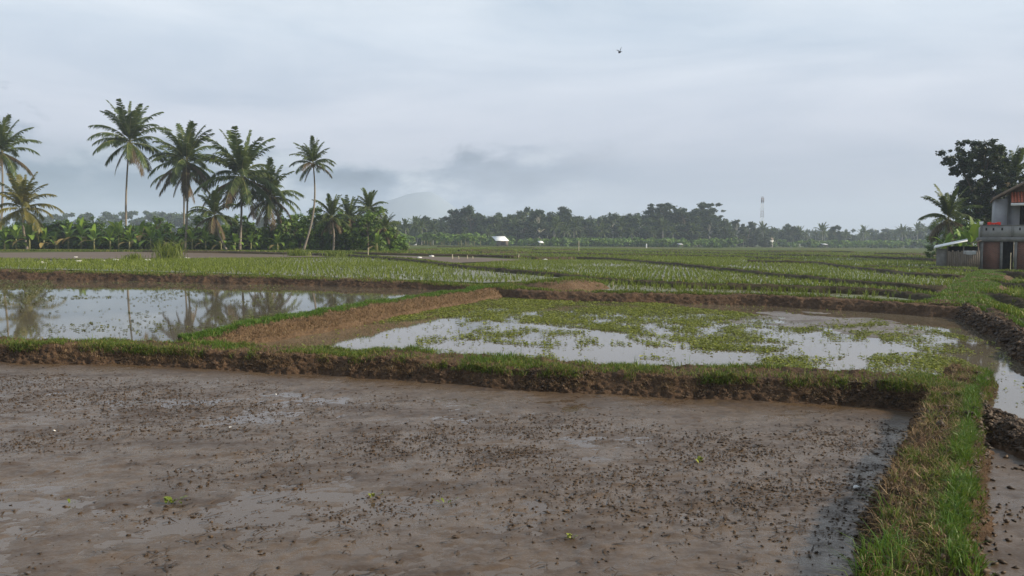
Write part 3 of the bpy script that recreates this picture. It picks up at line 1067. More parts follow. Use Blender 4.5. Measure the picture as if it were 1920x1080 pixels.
def frond_geom(L, th0, droop, n=44, leaf=1.08, width=0.12, seed=0, hang=0.5):
    """one feather leaf along +X: bent rib and two rows of leaflets"""
    r = np.random.default_rng(seed)
    m = 24
    t = np.linspace(0, 1, m)
    th = th0 - droop * t ** 1.4
    ds = L / (m - 1)
    x = np.concatenate([[0], np.cumsum(np.cos(th[:-1]) * ds)])
    z = np.concatenate([[0], np.cumsum(np.sin(th[:-1]) * ds)])
    yb = 0.06 * L * np.sin(t * 2.2) * r.normal(0, 0.5)
    V, Q, T3, tint = [], [], [], []
    # rib: three-sided
    w = np.linspace(0.055, 0.010, m) * (L / 5)
    for i in range(m):
        V += [(x[i], yb[i] - w[i], z[i] + w[i] * 0.3), (x[i], yb[i] + w[i], z[i] + w[i] * 0.3), (x[i], yb[i], z[i] - w[i])]
        tint += [0.95] * 3
    for i in range(m - 1):
        for k in range(3):
            a, b = i * 3 + k, i * 3 + (k + 1) % 3
            Q.append([a, b, b + 3, a + 3])
    nrib = len(Q)
    for side in (-1, 1):
        for k in range(n):
            tt = 0.10 + 0.89 * (k + r.random() * 0.7) / n
            if r.random() < 0.05:
                continue
            xi, yi, zi = np.interp(tt, t, x), np.interp(tt, t, yb), np.interp(tt, t, z)
            a = np.interp(tt, t, th)
            ll = leaf * L / 5.0 * (math.sin(math.pi * min(0.98, 0.16 + 0.78 * tt)) ** 0.6) * (0.8 + 0.35 * r.random())
            fw = np.array([math.cos(a), 0, math.sin(a)])
            out = np.array([0, side, 0.0])
            d1 = out * 0.75 + fw * 0.65 + np.array([0, 0, 0.10 * r.normal() + 0.05])
            d1 /= np.linalg.norm(d1)
            p0 = np.array([xi, yi, zi])
            hg = hang * (0.6 + 0.8 * r.random())
            p1 = p0 + d1 * ll * 0.5 + np.array([0, 0, -0.14 * ll * hg * 2])
            p2 = p0 + d1 * ll * (1 - 0.25 * hg) + np.array([0, 0, -0.55 * ll * hg * 1.3])
            sv = fw * (width * L / 5.0 * 0.5)
            b = len(V)
            V += [tuple(p0 - sv), tuple(p0 + sv), tuple(p1 + sv * 1.1), tuple(p1 - sv * 1.1), tuple(p2)]
            tint += [float(np.clip(r.random() * 0.7, 0, 1))] * 5
            Q.append([b, b + 1, b + 2, b + 3])
            T3.append([b + 3, b + 2, b + 4])
    return np.array(V), np.array(Q), np.array(T3), np.array(tint), nrib


FROND_CLASS = [(1.48, 0.25, 0.92), (1.33, 0.55, 1.0), (1.12, 0.95, 1.02), (0.85, 1.25, 1.02), (0.5, 1.35, 1.0), (0.12, 1.25, 1.0), (-0.35, 0.95, 0.95), (-0.95, 0.5, 0.85)]
fronds = {}


def frond_mesh(cls, var, mat):
    k = (cls, var, mat)
    if k not in fronds:
        th, dr, sc = FROND_CLASS[cls]
        V, Q, T3, ti, nrib = frond_geom(5.0 * sc, th, dr, seed=cls * 10 + var, hang=0.45 + 0.07 * cls)
        midx = np.zeros(len(Q) + len(T3), int)
        midx[:nrib] = 1
        fronds[k] = mk_mesh('frond', V, [Q, T3], [M[mat], M['rachis']], ti, midx=midx)
    return fronds[k]


def palm_trunk(base, top, r0, bend, seed, mat='trunk'):
    r = np.random.default_rng(seed)
    pts, rad = [], []
    n = 14
    for i in range(n):
        t = i / (n - 1)
        p = base * (1 - t) + top * t
        p = p + np.array([bend * math.sin(math.pi * t), 0.3 * bend * math.sin(math.pi * t), 0])
        pts.append(p)
        rad.append(r0 * (1.0 - 0.42 * t + 0.55 * max(0, 0.1 - t) * 10 * 0.7) * (1 + 0.05 * r.normal()))
    mb = MB()
    mb.tube(pts, rad, 8)
    return mb


def near_palm(label, base_px, crown_px, dist, flen_px, nf=24, seed=0, mat='palm', bend=0.4, r0=0.17, dead=2, group=None, droop_bias=0, cls_hi=6.6):
    """coconut palm whose leaves can be told apart: trunk, nut cluster and one child for each frond"""
    top = aty(*crown_px, dist)
    bx = aty(base_px, 460, dist)[0]
    base = np.array([bx, dist, float(level(bx, dist)) - 0.1])
    t = thing('coconut_palm', label, 'palm tree', base, 0, group)
    top = top - base
    palm_trunk(np.zeros(3), top, r0, bend, seed).build('trunk', M['trunk'], t, True)
    sc = flen_px * dist / F_PX / 5.0 * 1.05
    nf = int(nf * 1.4)
    dead = dead + 2 if dead else 0
    r = np.random.default_rng(seed)
    for i in range(nf):
        a = i * 2.39996 + r.normal(0, 0.18)
        age = i / (nf - 1)
        c = int(np.clip(age ** 0.85 * cls_hi + 0.35 + droop_bias + r.normal(0, 0.35), 0 if i == 0 else 1, 7))
        m = 'palm_dead' if (mat == 'palm' and i >= nf - dead) else mat
        o = obj('frond', frond_mesh(c, int(r.integers(0, 2)), m), t, top + np.array([0, 0, 0.15 - 0.5 * age * sc]), (0, r.normal(0, 0.06), a), float(sc * (0.88 + 0.24 * r.random())))
    mb = MB()
    for k in range(7):
        a = k * 0.9
        c = top + np.array([math.cos(a) * 0.3, math.sin(a) * 0.3, -0.45 - 0.18 * (k % 3)]) * sc
        mb.tube([top, c], 0.03, 4)
        mb.tube([c + np.array([0, 0, -0.16]), c + np.array([0, 0, -0.08]), c + np.array([0, 0, 0.06]), c + np.array([0, 0, 0.14])], [0.03, 0.12, 0.12, 0.03], 6)
    mb.build('nut_cluster', M['nut'], t, True)
    return t


def palm_crown_mesh(name, seed, nf=20):
    """whole crown in one mesh, for palms too far away to tell the fronds apart"""
    r = np.random.default_rng(seed)
    Vs, Qs, Ts, Ti, b = [], [], [], [], 0
    for i in range(nf):
        age = i / (nf - 1)
        c = int(np.clip(age ** 0.85 * 6.8 + r.normal(0, 0.4), 0, 7))
        th, dr, sc = FROND_CLASS[c]
        V, Q, T3, ti, _ = frond_geom(5.0 * sc * (0.85 + 0.3 * r.random()), th, dr, n=20, width=0.30, seed=seed * 50 + i, hang=0.5)
        a = i * 2.4 + r.normal(0, 0.25)
        ca, sa = math.cos(a), math.sin(a)
        V = V @ np.array([[ca, sa, 0], [-sa, ca, 0], [0, 0, 1]])
        Vs.append(V)
        Qs.append(Q + b)
        Ts.append(T3 + b)
        Ti.append(ti * 0.9)
        b += len(V)
    return mk_mesh(name, np.concatenate(Vs), [np.concatenate(Qs), np.concatenate(Ts)], M['palm'], np.concatenate(Ti))


def banana_leaf_geom(L=1.9, W=0.5, th0=1.2, droop=1.4, seed=0):
    r = np.random.default_rng(seed)
    m = 14
    t = np.linspace(0, 1, m)
    th = th0 - droop * t ** 1.5
    ds = L / (m - 1)
    x = np.concatenate([[0], np.cumsum(np.cos(th[:-1]) * ds)])
    z = np.concatenate([[0], np.cumsum(np.sin(th[:-1]) * ds)])
    w = W * 0.5 * np.clip((t - 0.10) / 0.12, 0.05, 1) * np.clip((1.02 - t) / 0.3, 0.02, 1) ** 0.6
    V, Q, ti = [], [], []
    for i in range(m):
        V += [(x[i], -w[i], z[i] + 0.25 * w[i]), (x[i], 0, z[i]), (x[i], w[i], z[i] + 0.25 * w[i])]
        k = 0.35 + 0.3 * r.random()
        ti += [k, 0.9, k]
    for i in range(m - 1):
        for s in (0, 1):
            if r.random() < 0.07 and i > 2:
                continue
            a = i * 3 + s
            Q.append([a, a + 1, a + 4, a + 3])
    return np.array(V), np.array(Q), np.array(ti)


banana_meshes = {}


def banana_mesh(k, mat):
    if (k, mat) not in banana_meshes:
        th, dr = [(1.45, 0.5), (1.25, 1.2), (1.0, 1.7), (0.7, 2.0), (0.2, 1.4)][k]
        V, Q, ti = banana_leaf_geom(1.9, 0.55, th, dr, k)
        banana_meshes[(k, mat)] = mk_mesh('banana_leaf', V, [Q], M[mat], ti)
    return banana_meshes[(k, mat)]


def banana_plant(label, px, dist, h, seed, group='banana plants along the edge of the palm grove', dry=0):
    x = aty(px, 460, dist)[0]
    t = thing('banana_plant', label, 'banana plant', (x, dist, float(level(x, dist)) - 0.03), 0, group)
    r = np.random.default_rng(seed)
    sh = h * 0.45
    MB().tube([(0, 0, -0.1), (0.03, 0, sh * 0.6), (0.05, 0.02, sh)], [0.13, 0.10, 0.06], 7).build('stem', M['stem'], t, True)
    n = 8
    for i in range(n):
        k = min(4, int(i * 5 / n + r.random() * 0.8))
        obj('leaf', banana_mesh(k, 'banana_dry' if i >= n - dry else 'banana'), t, (0.05, 0.02, sh - 0.1 * k), (0, r.normal(0, 0.1), i * 2.4 + r.normal(0, 0.3)), float(h / 3.3 * (0.85 + 0.3 * r.random())))
    return t


# ------------------------------------------------------------------ the palm grove on the left
P_GROUP = 'coconut palms of the grove on the left'
near_palm('tall coconut palm cut off by the left edge of the photo', -4, (3, 283), 112, 66, 24, 1, bend=0.3, group=P_GROUP)
near_palm('tall coconut palm standing alone with a straight trunk, second from the left edge', 237, (243, 264), 118, 72, 25, 2, bend=-0.25, group=P_GROUP)
near_palm('coconut palm with brown hanging fronds, between the lone tall palm and the big dense one', 346, (350, 300), 110, 70, 27, 3, bend=0.2, dead=5, group=P_GROUP, droop_bias=0.4)
near_palm('slender coconut palm trunk half hidden behind the brown-fronded palm', 343, (344, 322), 121, 58, 16, 13, bend=0.1, dead=4, group=P_GROUP, droop_bias=0.8)
near_palm('big dense coconut palm with broad crown in the middle of the grove', 449, (453, 328), 108, 84, 30, 4, bend=0.1, dead=4, r0=0.19, group=P_GROUP, droop_bias=0.2)
near_palm('coconut palm with drooping yellowish fronds just right of the big dense one', 497, (505, 368), 112, 64, 26, 5, bend=-0.2, dead=5, group=P_GROUP, droop_bias=0.6)
near_palm('thin tall coconut palm with curved trunk and small crown, rightmost tall one', 567, (587, 305), 106, 45, 19, 6, bend=0.75, r0=0.15, dead=1, group=P_GROUP, droop_bias=-0.2)
near_palm('low yellow-leaved coconut palm near the left edge', 52, (42, 388), 106, 64, 22, 7, mat='palm_yellow', bend=-0.2, r0=0.18, dead=0, group=P_GROUP, droop_bias=0.3)
near_palm('short green coconut palm under the big dense palm', 428, (402, 402), 104, 50, 20, 8, bend=-0.3, r0=0.16, dead=3, group=P_GROUP)
near_palm('short dark coconut palm right of the curved thin palm', 624, (622, 408), 110, 42, 20, 9, bend=0.2, dead=3, group=P_GROUP)
near_palm('second short dark coconut palm right of the curved thin palm', 664, (655, 408), 114, 40, 20, 10, bend=0.1, dead=3, group=P_GROUP)
near_palm('coconut palm rising above the bushes at the right end of the grove', 692, (692, 392), 122, 38, 20, 11, bend=0.0, dead=2, group=P_GROUP)
near_palm('small coconut palm with a brown skirt at the right tip of the grove', 722, (722, 428), 112, 32, 16, 12, bend=0.0, dead=6, group=P_GROUP, droop_bias=0.8)

bush_meshes = []
for k in range(4):
    r = np.random.default_rng(300 + k)
    clumps = []
    for i in range(22):
        a, q = r.random() * 6.283, r.random() ** 0.5
        clumps.append((np.array([1.7 * q * math.cos(a), 1.2 * q * math.sin(a), 0.25 + 2.5 * r.random() * (1 - 0.55 * q)]), 0.42 + 0.3 * r.random()))
    mb = MB()
    for i in range(6):
        a = i * 1.05
        mb.tube([(0.1 * math.cos(a), 0.1 * math.sin(a), -0.1), (0.5 * math.cos(a), 0.4 * math.sin(a), 1.0), (0.9 * math.cos(a), 0.7 * math.sin(a), 1.9)], [0.05, 0.035, 0.015], 5, False)
    bush_meshes.append((mb.mesh('bush_stems', M['bark'], True), crown_mesh('bush_leaves', clumps, 190, 0.21, 'bush', 400 + k, 0.7, 0.85)))

tree_meshes = [broad_tree('grove_tree', 20 + k, 8.0, 2.9, 'bush', 'bark', 0.26, 75, 0.12, 30) for k in range(3)]


def place(name, meshes, label, cat, loc, rz, scale, group, parts=('trunk', 'crown')):
    t = thing(name, label, cat, loc, rz, group)
    t.scale = scale if hasattr(scale, '__len__') else (scale,) * 3
    for nm, me in zip(parts, meshes):
        if me is not None:
            obj(nm, me, t)
    return t


def on_land(px, dist):
    x = aty(px, 460, dist)[0]
    return np.array([x, dist, float(level(x, dist)) - 0.05])


r = np.random.default_rng(55)
for i, px in enumerate(range(-40, 735, 18)):
    d = 112 + 6 * r.random()
    s = 1.2 + 0.55 * r.random()
    tall = 1.35 if 500 < px < 700 else 1.0
    sec = 'under the left tall palms' if px < 230 else ('under the middle palms' if px < 520 else 'at the right end of the palm grove')
    place('bush', bush_meshes[i % 4], 'leafy dark green bush in the thicket ' + sec, 'bush', on_land(px + r.normal(0, 4), d), r.random() * 6.28, (s * 1.15, s, s * tall), 'bushes of the thicket ' + sec, ('stems', 'leaves'))
for i, (px, d, h, lab) in enumerate([(120, 128, 5.0, 'round-topped green tree behind the banana plants left of the lone tall palm'), (178, 130, 5.6, 'round-topped green tree just left of the lone tall palm'),
                                     (290, 126, 5.4, 'green tree between the lone tall palm and the brown-fronded palm'), (385, 124, 6.0, 'green tree behind the short green palm'),
                                     (530, 116, 6.4, 'dense green tree between the drooping palm and the curved palm'), (598, 117, 6.8, 'dense green tree right behind the curved thin palm'),
                                     (648, 120, 6.5, 'dense green tree below the second short dark palm'), (708, 116, 7.0, 'bright green rounded tree at the right tip of the grove'),
                                     (560, 124, 6.0, 'dark green tree left of the curved palm'), (35, 124, 4.8, 'green tree behind the yellow palm'), (690, 109, 5.2, 'feathery light green tree in front at the right tip of the grove'),
                                     (448, 120, 5.6, 'green tree behind the trunk of the big dense palm')]):
    place('broadleaf_tree', tree_meshes[i % 3], lab, 'tree', on_land(px, d), i * 1.3, (h / 8 * 1.15, h / 8 * 1.1, h / 8), 'broadleaf trees of the palm grove')
BAN = [(8, 108, 3.0, 'banana plant at the left edge beneath the yellow palm'), (55, 105, 3.9, 'tall bright banana plant just right of the yellow palm trunk'),
       (82, 106, 3.0, 'banana plant leaning right beside the tall bright one'), (104, 107, 2.6, 'small dry-leaved banana plant right of the yellow palm'),
       (128, 107, 4.0, 'banana plant with a pale upright leaf, left of the bush gap'), (152, 108, 4.4, 'large banana plant halfway between the yellow palm and the lone tall palm'),
       (206, 106, 3.4, 'slim banana plant left of the lone tall palm'), (222, 107, 4.4, 'banana plant with bright upright leaf beside the lone tall palm trunk'),
       (262, 108, 4.2, 'yellowing banana plant right of the lone tall palm'), (300, 108, 3.6, 'banana plant left of the brown-fronded palm'),
       (385, 106, 3.2, 'banana plant right of the brown-fronded palm trunk'), (414, 105, 3.0, 'low banana plant under the short green palm'),
       (470, 107, 2.8, 'low banana plant right of the big dense palm trunk'), (520, 106, 2.8, 'low banana plant right of the drooping palm'), (706, 106, 3.0, 'banana plant at the right tip of the grove')]
BAN += [(30, 104, 3.4, 'banana plant between the left edge one and the tall bright one'), (176, 105, 3.6, 'banana plant midway to the lone tall palm, low and wide'), (242, 104, 3.2, 'low banana plant at the foot of the lone tall palm'),
        (282, 105, 3.8, 'banana plant just right of the yellowing one'), (325, 105, 3.2, 'banana plant behind the tall grass clump'), (360, 104, 3.6, 'banana plant at the foot of the brown-fronded palm'), (440, 104, 2.8, 'low banana plant at the foot of the big dense palm')]
for i, (px, d, h, lab) in enumerate(BAN):
    banana_plant(lab, px, d, h * 1.02, 600 + i, dry={3: 5, 8: 5}.get(i, i % 3))

# ------------------------------------------------------------------ far trees
far_broad = [broad_tree('far_tree', 120 + k, 12.0, 3.6 + 0.5 * k, 'tree', 'pale_bark' if k % 2 else 'bark', 0.5, 44, 0.10 + 0.06 * (k % 3), 34) for k in range(5)]
far_umb = [umbrella_tree('umbrella_tree', 140 + k, 18.0, 5.5 + k) for k in range(3)]
far_palm = [(palm_trunk(np.zeros(3), np.array([0.5 * (k - 1), 0.2, 9.0]), 0.17, 0.3 * (k - 1), 150 + k, 'pale_bark').mesh('far_palm_trunk', M['pale_bark'], True),
             palm_crown_mesh('far_palm_crown', 150 + k)) for k in range(4)]
for tr, c in far_palm:
    for v in c.vertices:
        v.co.z += 9.0


def sect(px):
    if px < 760:
        return 'behind the right tip of the palm grove'
    if px < 1000:
        return 'around the white-roofed hut'
    if px < 1200:
        return 'left of the flat-topped tall trees'
    if px < 1345:
        return 'among the flat-topped tall trees'
    if px < 1420:
        return 'just left of the mast'
    return 'between the mast and the shed'


def far_tree(kind, px, top_px, dist, k, wide=1.0, label=None):
    base = on_land(px, dist)
    h = aty(px, top_px, dist)[2] - base[2]
    rz = (px * 0.37) % 6.28
    if kind == 'b':
        s = h / 12.0
        return place('broadleaf_tree', far_broad[k % 5], label or 'hazy round-crowned tree in the far treeline ' + sect(px), 'tree', base, rz, (s * wide, s * wide, s), None if label else 'far trees ' + sect(px))
    if kind == 'u':
        s = h / 18.6
        return place('umbrella_tree', far_umb[k % 3], label or 'hazy flat-topped umbrella tree in the far treeline ' + sect(px), 'tree', base, rz, (s * wide, s * wide, s), None if label else 'far umbrella trees ' + sect(px))
    s = h / 13.2
    return place('coconut_palm', far_palm[k % 4], label or 'hazy coconut palm in the far treeline ' + sect(px), 'palm tree', base, rz, (s * wide, s * wide, s), None if label else 'far palms ' + sect(px))


OUT = [(700, 425), (720, 424), (745, 412), (780, 406), (800, 404), (822, 410), (850, 391), (885, 384), (910, 394), (940, 398), (985, 381), (1010, 391), (1045, 385), (1066, 393), (1090, 405), (1120, 402), (1150, 398),
       (1175, 399), (1200, 396), (1215, 391), (1245, 381), (1270, 389), (1290, 388), (1322, 380), (1342, 403), (1360, 414), (1380, 411), (1400, 414), (1430, 417), (1480, 419), (1500, 425), (1540, 419), (1565, 421), (1585, 431), (1620, 424),
       (1660, 430), (1690, 422), (1720, 417), (1760, 412), (1800, 412)]
ox, oy = zip(*OUT)
r = np.random.default_rng(77)
# the outline row
HERO = {850: ('b', 'round far tree whose dome rises left of the wooded centre'), 885: ('b', 'two-domed far tree above the banana patch left of the hut'), 985: ('b', 'tall broad far tree right above the white-roofed hut'),
        1045: ('b', 'rounded tall far tree right of the hut'), 1245: ('u', 'flat-topped tall tree in the middle of the far right treeline'), 1322: ('u', 'tallest flat-topped tree with open layers, last before the mast'),
        1270: ('b', 'spreading tree between the two tallest flat-topped ones'), 1380: ('b', 'open-crowned far tree just left of the mast'), 1215: ('b', 'rounded tree at the left shoulder of the tall flat-topped group')}
for i, (px, ty) in enumerate(OUT):
    d = float(np.interp(px, [700, 850, 1340, 1500, 1800], [300, 345, 365, 440, 470]))
    if px in HERO:
        far_tree(HERO[px][0], px, ty, d, i, 1.15, HERO[px][1])
    else:
        pal = px > 1420 or px in (745, 780)
        far_tree('p' if pal and i % 3 != 2 else 'b', px, ty, d + 8 * r.normal(), i, 1.0 if pal else 1.1)
# filling rows behind and in front
for row, (dd, drop, stepx) in enumerate([(30, 8, 17), (60, 14, 23), (-14, 22, 21)]):
    px = 715 + row * 5
    while px < 1790:
        ty = float(np.interp(px, ox, oy)) + drop * (0.6 + 0.8 * r.random())
        ty = min(ty, 444)
        d = float(np.interp(px, [700, 850, 1340, 1500, 1800], [300, 345, 365, 440, 470])) + dd + 6 * r.normal()
        q = r.random()
        if row == 2:
            kind = 'p' if q < 0.62 else 'b'
            ty = min(436 + 6 * r.normal(), 446) if px < 960 else ty + 8
        else:
            kind = 'p' if q < (0.15 if px < 1340 else 0.5) else 'b'
        far_tree(kind, px, ty, d, int(r.integers(0, 60)), 1.25 if kind == 'b' else 1.05)
        px += stepx * (0.75 + 0.5 * r.random())
# palms with pale trunks standing out in front
for k, (px, ty, d) in enumerate([(742, 414, 255), (760, 412, 290), (728, 418, 270), (790, 412, 300), (812, 416, 310), (932, 420, 330), (965, 408, 338), (1040, 414, 330), (1058, 420, 326), (1078, 412, 332), (1130, 418, 335), (1243, 410, 338), (1262, 424, 330), (1165, 408, 340), (1300, 420, 340)]):
    far_tree('p', px, ty, d, k + 1, 1.0)
# light green banana patch left of the hut
rb = np.random.default_rng(91)
far_ban = []
for k in range(3):
    r2 = np.random.default_rng(700 + k)
    clumps = [(np.array([1.5 * r2.normal() * 0.6, 1.2 * r2.normal() * 0.6, 1.6 + 1.1 * r2.random()]), 0.8) for _ in range(9)]
    far_ban.append((MB().tube([(0, 0, -0.1), (0, 0, 1.8)], [0.15, 0.08], 6).mesh('far_stem', M['stem'], True), crown_mesh('far_banana_leaves', clumps, 26, 0.55, 'banana', 710 + k, 1.0, 0.7)))
for i in range(46):
    px = 735 + 235 * rb.random() if i < 38 else 1290 + 500 * rb.random()
    d = (270 + 55 * rb.random()) if px < 905 else (335 + 10 * rb.random() if px < 1000 else 395 + 20 * rb.random())
    sec = 'banana thicket left of the white-roofed hut' if px < 1000 else 'undergrowth below the far right treeline'
    place('banana_plant', far_ban[i % 3], 'light green banana clump in the ' + sec, 'banana plant', on_land(px, d), rb.random() * 6, 1.1 + 0.6 * rb.random() if px < 900 else 1.2 + 0.5 * rb.random(), 'banana clumps in the ' + sec, ('stem', 'leaves'))

# far woods that read as one mass: behind the grove on the left and behind the right treeline
def wood(name, pts, n, size, seed, label):
    r = np.random.default_rng(seed)
    clumps = []
    for _ in range(n):
        a = r.random()
        px = pts[0][0] + (pts[-1][0] - pts[0][0]) * a
        ty = np.interp(px, [p[0] for p in pts], [p[1] for p in pts]) + 3 * r.random()
        d = pts[0][2] + (90 if name == 'woodland' else 22) * r.random()
        b = on_land(px, d)
        h = aty(px, ty, d)[2] - b[2]
        for q in range(5):
            rad = (2.0 if name == 'woodland' else 0.9) + (1.6 if name == 'woodland' else 0.7) * r.random()
            clumps.append((np.array([b[0] + 3 * r.normal(), d + 3 * r.normal(), b[2] + (h - rad * 0.7) * (0.25 + 0.75 * (q + r.random()) / 5)]), rad))
    o = obj(name, crown_mesh(name, clumps, 9 if name == 'woodland' else 24, size, 'tree' if name == 'woodland' else 'bush', seed))
    return tag(o, label, 'woodland', None, 'stuff')


wood('woodland', [(-150, 404, 480), (60, 398, 480), (130, 396, 480), (200, 394, 480), (270, 390, 480), (330, 396, 480), (420, 402, 480), (560, 404, 480), (720, 408, 480)], 150, 1.0, 31, 'dark distant wood behind the palm grove')
wood('woodland', [(720, 426, 430), (850, 404, 430), (1000, 400, 430), (1300, 402, 430), (1400, 422, 430)], 110, 0.9, 32, 'dark hazy wood filling the gaps behind the central treeline')
wood('woodland', [(1400, 424, 560), (1500, 428, 560), (1600, 428, 560), (1680, 424, 560), (1730, 416, 560), (1800, 414, 560), (1950, 412, 560), (2150, 410, 560)], 130, 1.0, 33, 'dark hazy wood behind the right treeline')

wood('undergrowth', [(700, 442, 318), (820, 440, 318), (940, 444, 318), (1100, 443, 318), (1240, 444, 318), (1360, 444, 318)], 150, 0.7, 34, 'dark undergrowth along the foot of the central treeline')
wood('undergrowth', [(1340, 446, 395), (1500, 448, 395), (1650, 448, 395), (1800, 446, 395)], 110, 0.7, 35, 'dark undergrowth along the foot of the far right treeline')
# ------------------------------------------------------------------ telecom mast
md = 760
mbase = on_land(1428, md)
mtop = aty(1428, 368, md)[2] - mbase[2]
mast = thing('lattice_mast', 'thin hazy red and white lattice mast above the far trees', 'mast', mbase)
nsec = 7
for i in range(nsec):
    z0, z1 = mtop * i / nsec, mtop * (i + 1) / nsec - 0.05
    w0, w1 = 2.0 - 1.3 * i / nsec, 2.0 - 1.3 * (i + 1) / nsec
    mb = MB()
    cs = [(-1, -1), (1, -1), (1, 1), (-1, 1)]
    for a, b in cs:
        mb.tube([(a * w0, b * w0, z0), (a * w1, b * w1, z1)], 0.09, 4)
    for k in range(4):
        a, b = cs[k], cs[(k + 1) % 4]
        for q in range(3):
            f0, f1 = q / 3, (q + 1) / 3
            za, zb = z0 + (z1 - z0) * f0, z0 + (z1 - z0) * f1
            wa, wb = w0 + (w1 - w0) * f0, w0 + (w1 - w0) * f1
            mb.tube([(a[0] * wa, a[1] * wa, za), (b[0] * wb, b[1] * wb, zb)], 0.05, 4, False)
            mb.tube([(b[0] * wa, b[1] * wa, za), (a[0] * wb, a[1] * wb, zb)], 0.05, 4, False)
    mb.build('mast_section', M['red_steel' if i % 2 == 0 else 'white_steel'], mast)
for k in range(3):
    a = k * 2.1
    MB().box(-0.35 + 1.2 * math.cos(a), 0.35 + 1.2 * math.cos(a), -0.25 + 1.2 * math.sin(a), 0.25 + 1.2 * math.sin(a), mtop - 5.5, mtop - 1.5).build('antenna_panel', M['red_steel'], mast)

# ------------------------------------------------------------------ far huts, poles, stakes
def hut(label, px, dist, w, h, rise, roofmat, open_=False):
    b = on_land(px, dist)
    t = thing('field_hut', label, 'hut', b)
    hw = w / 2
    dp = w * 0.8
    if not open_:
        MB().box(-hw * 0.82, -hw * 0.3, -dp * 0.4, dp * 0.4, -0.2, h).box(hw * 0.3, hw * 0.82, -dp * 0.4, dp * 0.4, -0.2, h).box(-hw * 0.3, hw * 0.3, dp * 0.1, dp * 0.4, -0.2, h).box(-hw * 0.3, hw * 0.3, -dp * 0.4, dp * 0.1, -0.2, h * 0.25).build('wall', M['wood'], t)
    for sx in (-1, 1):
        for sy in (-1, 1):
            MB().tube([(sx * hw * 0.88, sy * dp * 0.46, -0.3), (sx * hw * 0.88, sy * dp * 0.46, h + 0.1)], 0.08, 6).build('post', M['wood'], t)
    # lean-to roof: near slope pale sheet, ridge set back to the left
    sk = -0.35 * w
    MB().prism([(-hw, -dp * 0.6, h), (hw * 1.05, -dp * 0.6, h), (hw * 1.05 + sk, 0.05 * dp, h + rise), (-hw + sk, 0.05 * dp, h + rise)], (0, 0.02, 0.07)).build('roof', M[roofmat], t)
    MB().prism([(-hw + sk, 0.07 * dp, h + rise), (hw * 1.05 + sk, 0.07 * dp, h + rise), (hw * 0.7, dp * 0.7, h), (-hw * 1.3, dp * 0.7, h)], (0, 0.02, 0.06)).build('back_roof', M['wood'], t)
    return t


hut('wooden field hut with a sloping white roof before the far trees', 942, 300, 4.8, 1.9, 1.7, 'white_sheet')
hut('tiny open shelter with white roof right of the white-roofed hut', 1015, 300, 1.7, 1.3, 0.7, 'white_sheet', True)
hut('tiny grey-roofed shelter below the flat-topped tall trees', 1276, 308, 1.7, 1.1, 0.45, 'grey_sheet', True)
hut('small grey-roofed shelter at the foot of the far right treeline', 1546, 384, 2.4, 1.5, 0.55, 'grey_sheet', True)
# pale house under the mast
hb = on_land(1440, 391)
t = thing('far_house', 'small pale-walled house among the trees under the mast', 'house', hb)
t.scale = (0.48, 0.48, 0.48)
MB().box(-4, 4, -3, 3, -0.2, 7.5).build('wall', M['plaster'], t)
for k in range(4):
    MB().box(-3.2 + 1.8 * k, -2.2 + 1.8 * k, -3.06, -2.98, 1.0 if k % 2 else 4.4, 2.6 if k % 2 else 6.0).build('window', M['dark'], t)
MB().prism([(-4.6, -3.6, 7.4), (4.6, -3.6, 7.4), (4.6, 0, 9.6), (-4.6, 0, 9.6)], (0, 0.02, 0.15)).build('roof', M['wood'], t)
MB().prism([(-4.6, 0.03, 9.6), (4.6, 0.03, 9.6), (4.6, 3.6, 7.4), (-4.6, 3.6, 7.4)], (0, 0.02, 0.15)).build('roof', M['wood'], t)
MB().prism([(-1.5, -4.6, 6.0), (4.4, -4.6, 6.0), (4.4, -3.1, 6.9), (-1.5, -3.1, 6.9)], (0, 0, 0.1)).build('awning', M['white_sheet'], t)


def pole(name, label, px, base_y, top_y, rad, mat, lean=0.0, group=None, cat='stake'):
    b = onl(px, base_y, 0.0)
    tp = aty(px, top_y, b[1])
    h = tp[2] - b[2]
    mb = MB()
    n = 5
    mb.tube([(lean * h * i / n + 0.01 * (i % 2), 0, -0.25 if i == 0 else h * i / n) for i in range(n + 1)], [rad * (1 - 0.35 * i / n) for i in range(n + 1)], 6)
    o = mb.build(name, M[mat], None, False, loc=b)
    return tag(o, label, cat, group)


pole('bamboo_pole', 'tall thin pale pole standing in the middle of the rice fields', 1085, 473, 451, 0.09, 'bamboo', 0.01, cat='pole')
pole('white_post', 'short white post in the far field left of the flat-topped trees', 1212, 465, 457, 0.22, 'white_paint', 0, cat='post')
pole('stake', 'leftmost of the wooden stakes on the muddy strip', 848, 486, 477, 0.075, 'bamboo', 0.03, 'stakes on the muddy strip')
pole('stake', 'second wooden stake from the left on the muddy strip', 860, 485.5, 480, 0.06, 'bamboo', -0.1, 'stakes on the muddy strip')
pole('stake', 'third wooden stake from the left on the muddy strip', 876, 485.5, 479, 0.06, 'bamboo', 0.04, 'stakes on the muddy strip')
pole('stake', 'fourth wooden stake from the left on the muddy strip, the shortest', 886, 485.5, 480.5, 0.06, 'bamboo', 0.1, 'stakes on the muddy strip')
pole('stake', 'lone stake on the bank right of the muddy strip', 972, 484, 476, 0.07, 'bamboo', 0.12)
pole('stake', 'thin pale stake at the right tip of the palm grove', 690, 479, 464, 0.06, 'bamboo', 0.02)
pole('stake', 'small stake left of the thin pale one at the grove tip', 667, 475, 468, 0.06, 'bamboo', -0.1)
pole('stake', 'pale stick rising from the rice strip behind the weedy pond', 1149, 536, 528, 0.02, 'bamboo', 0.05)


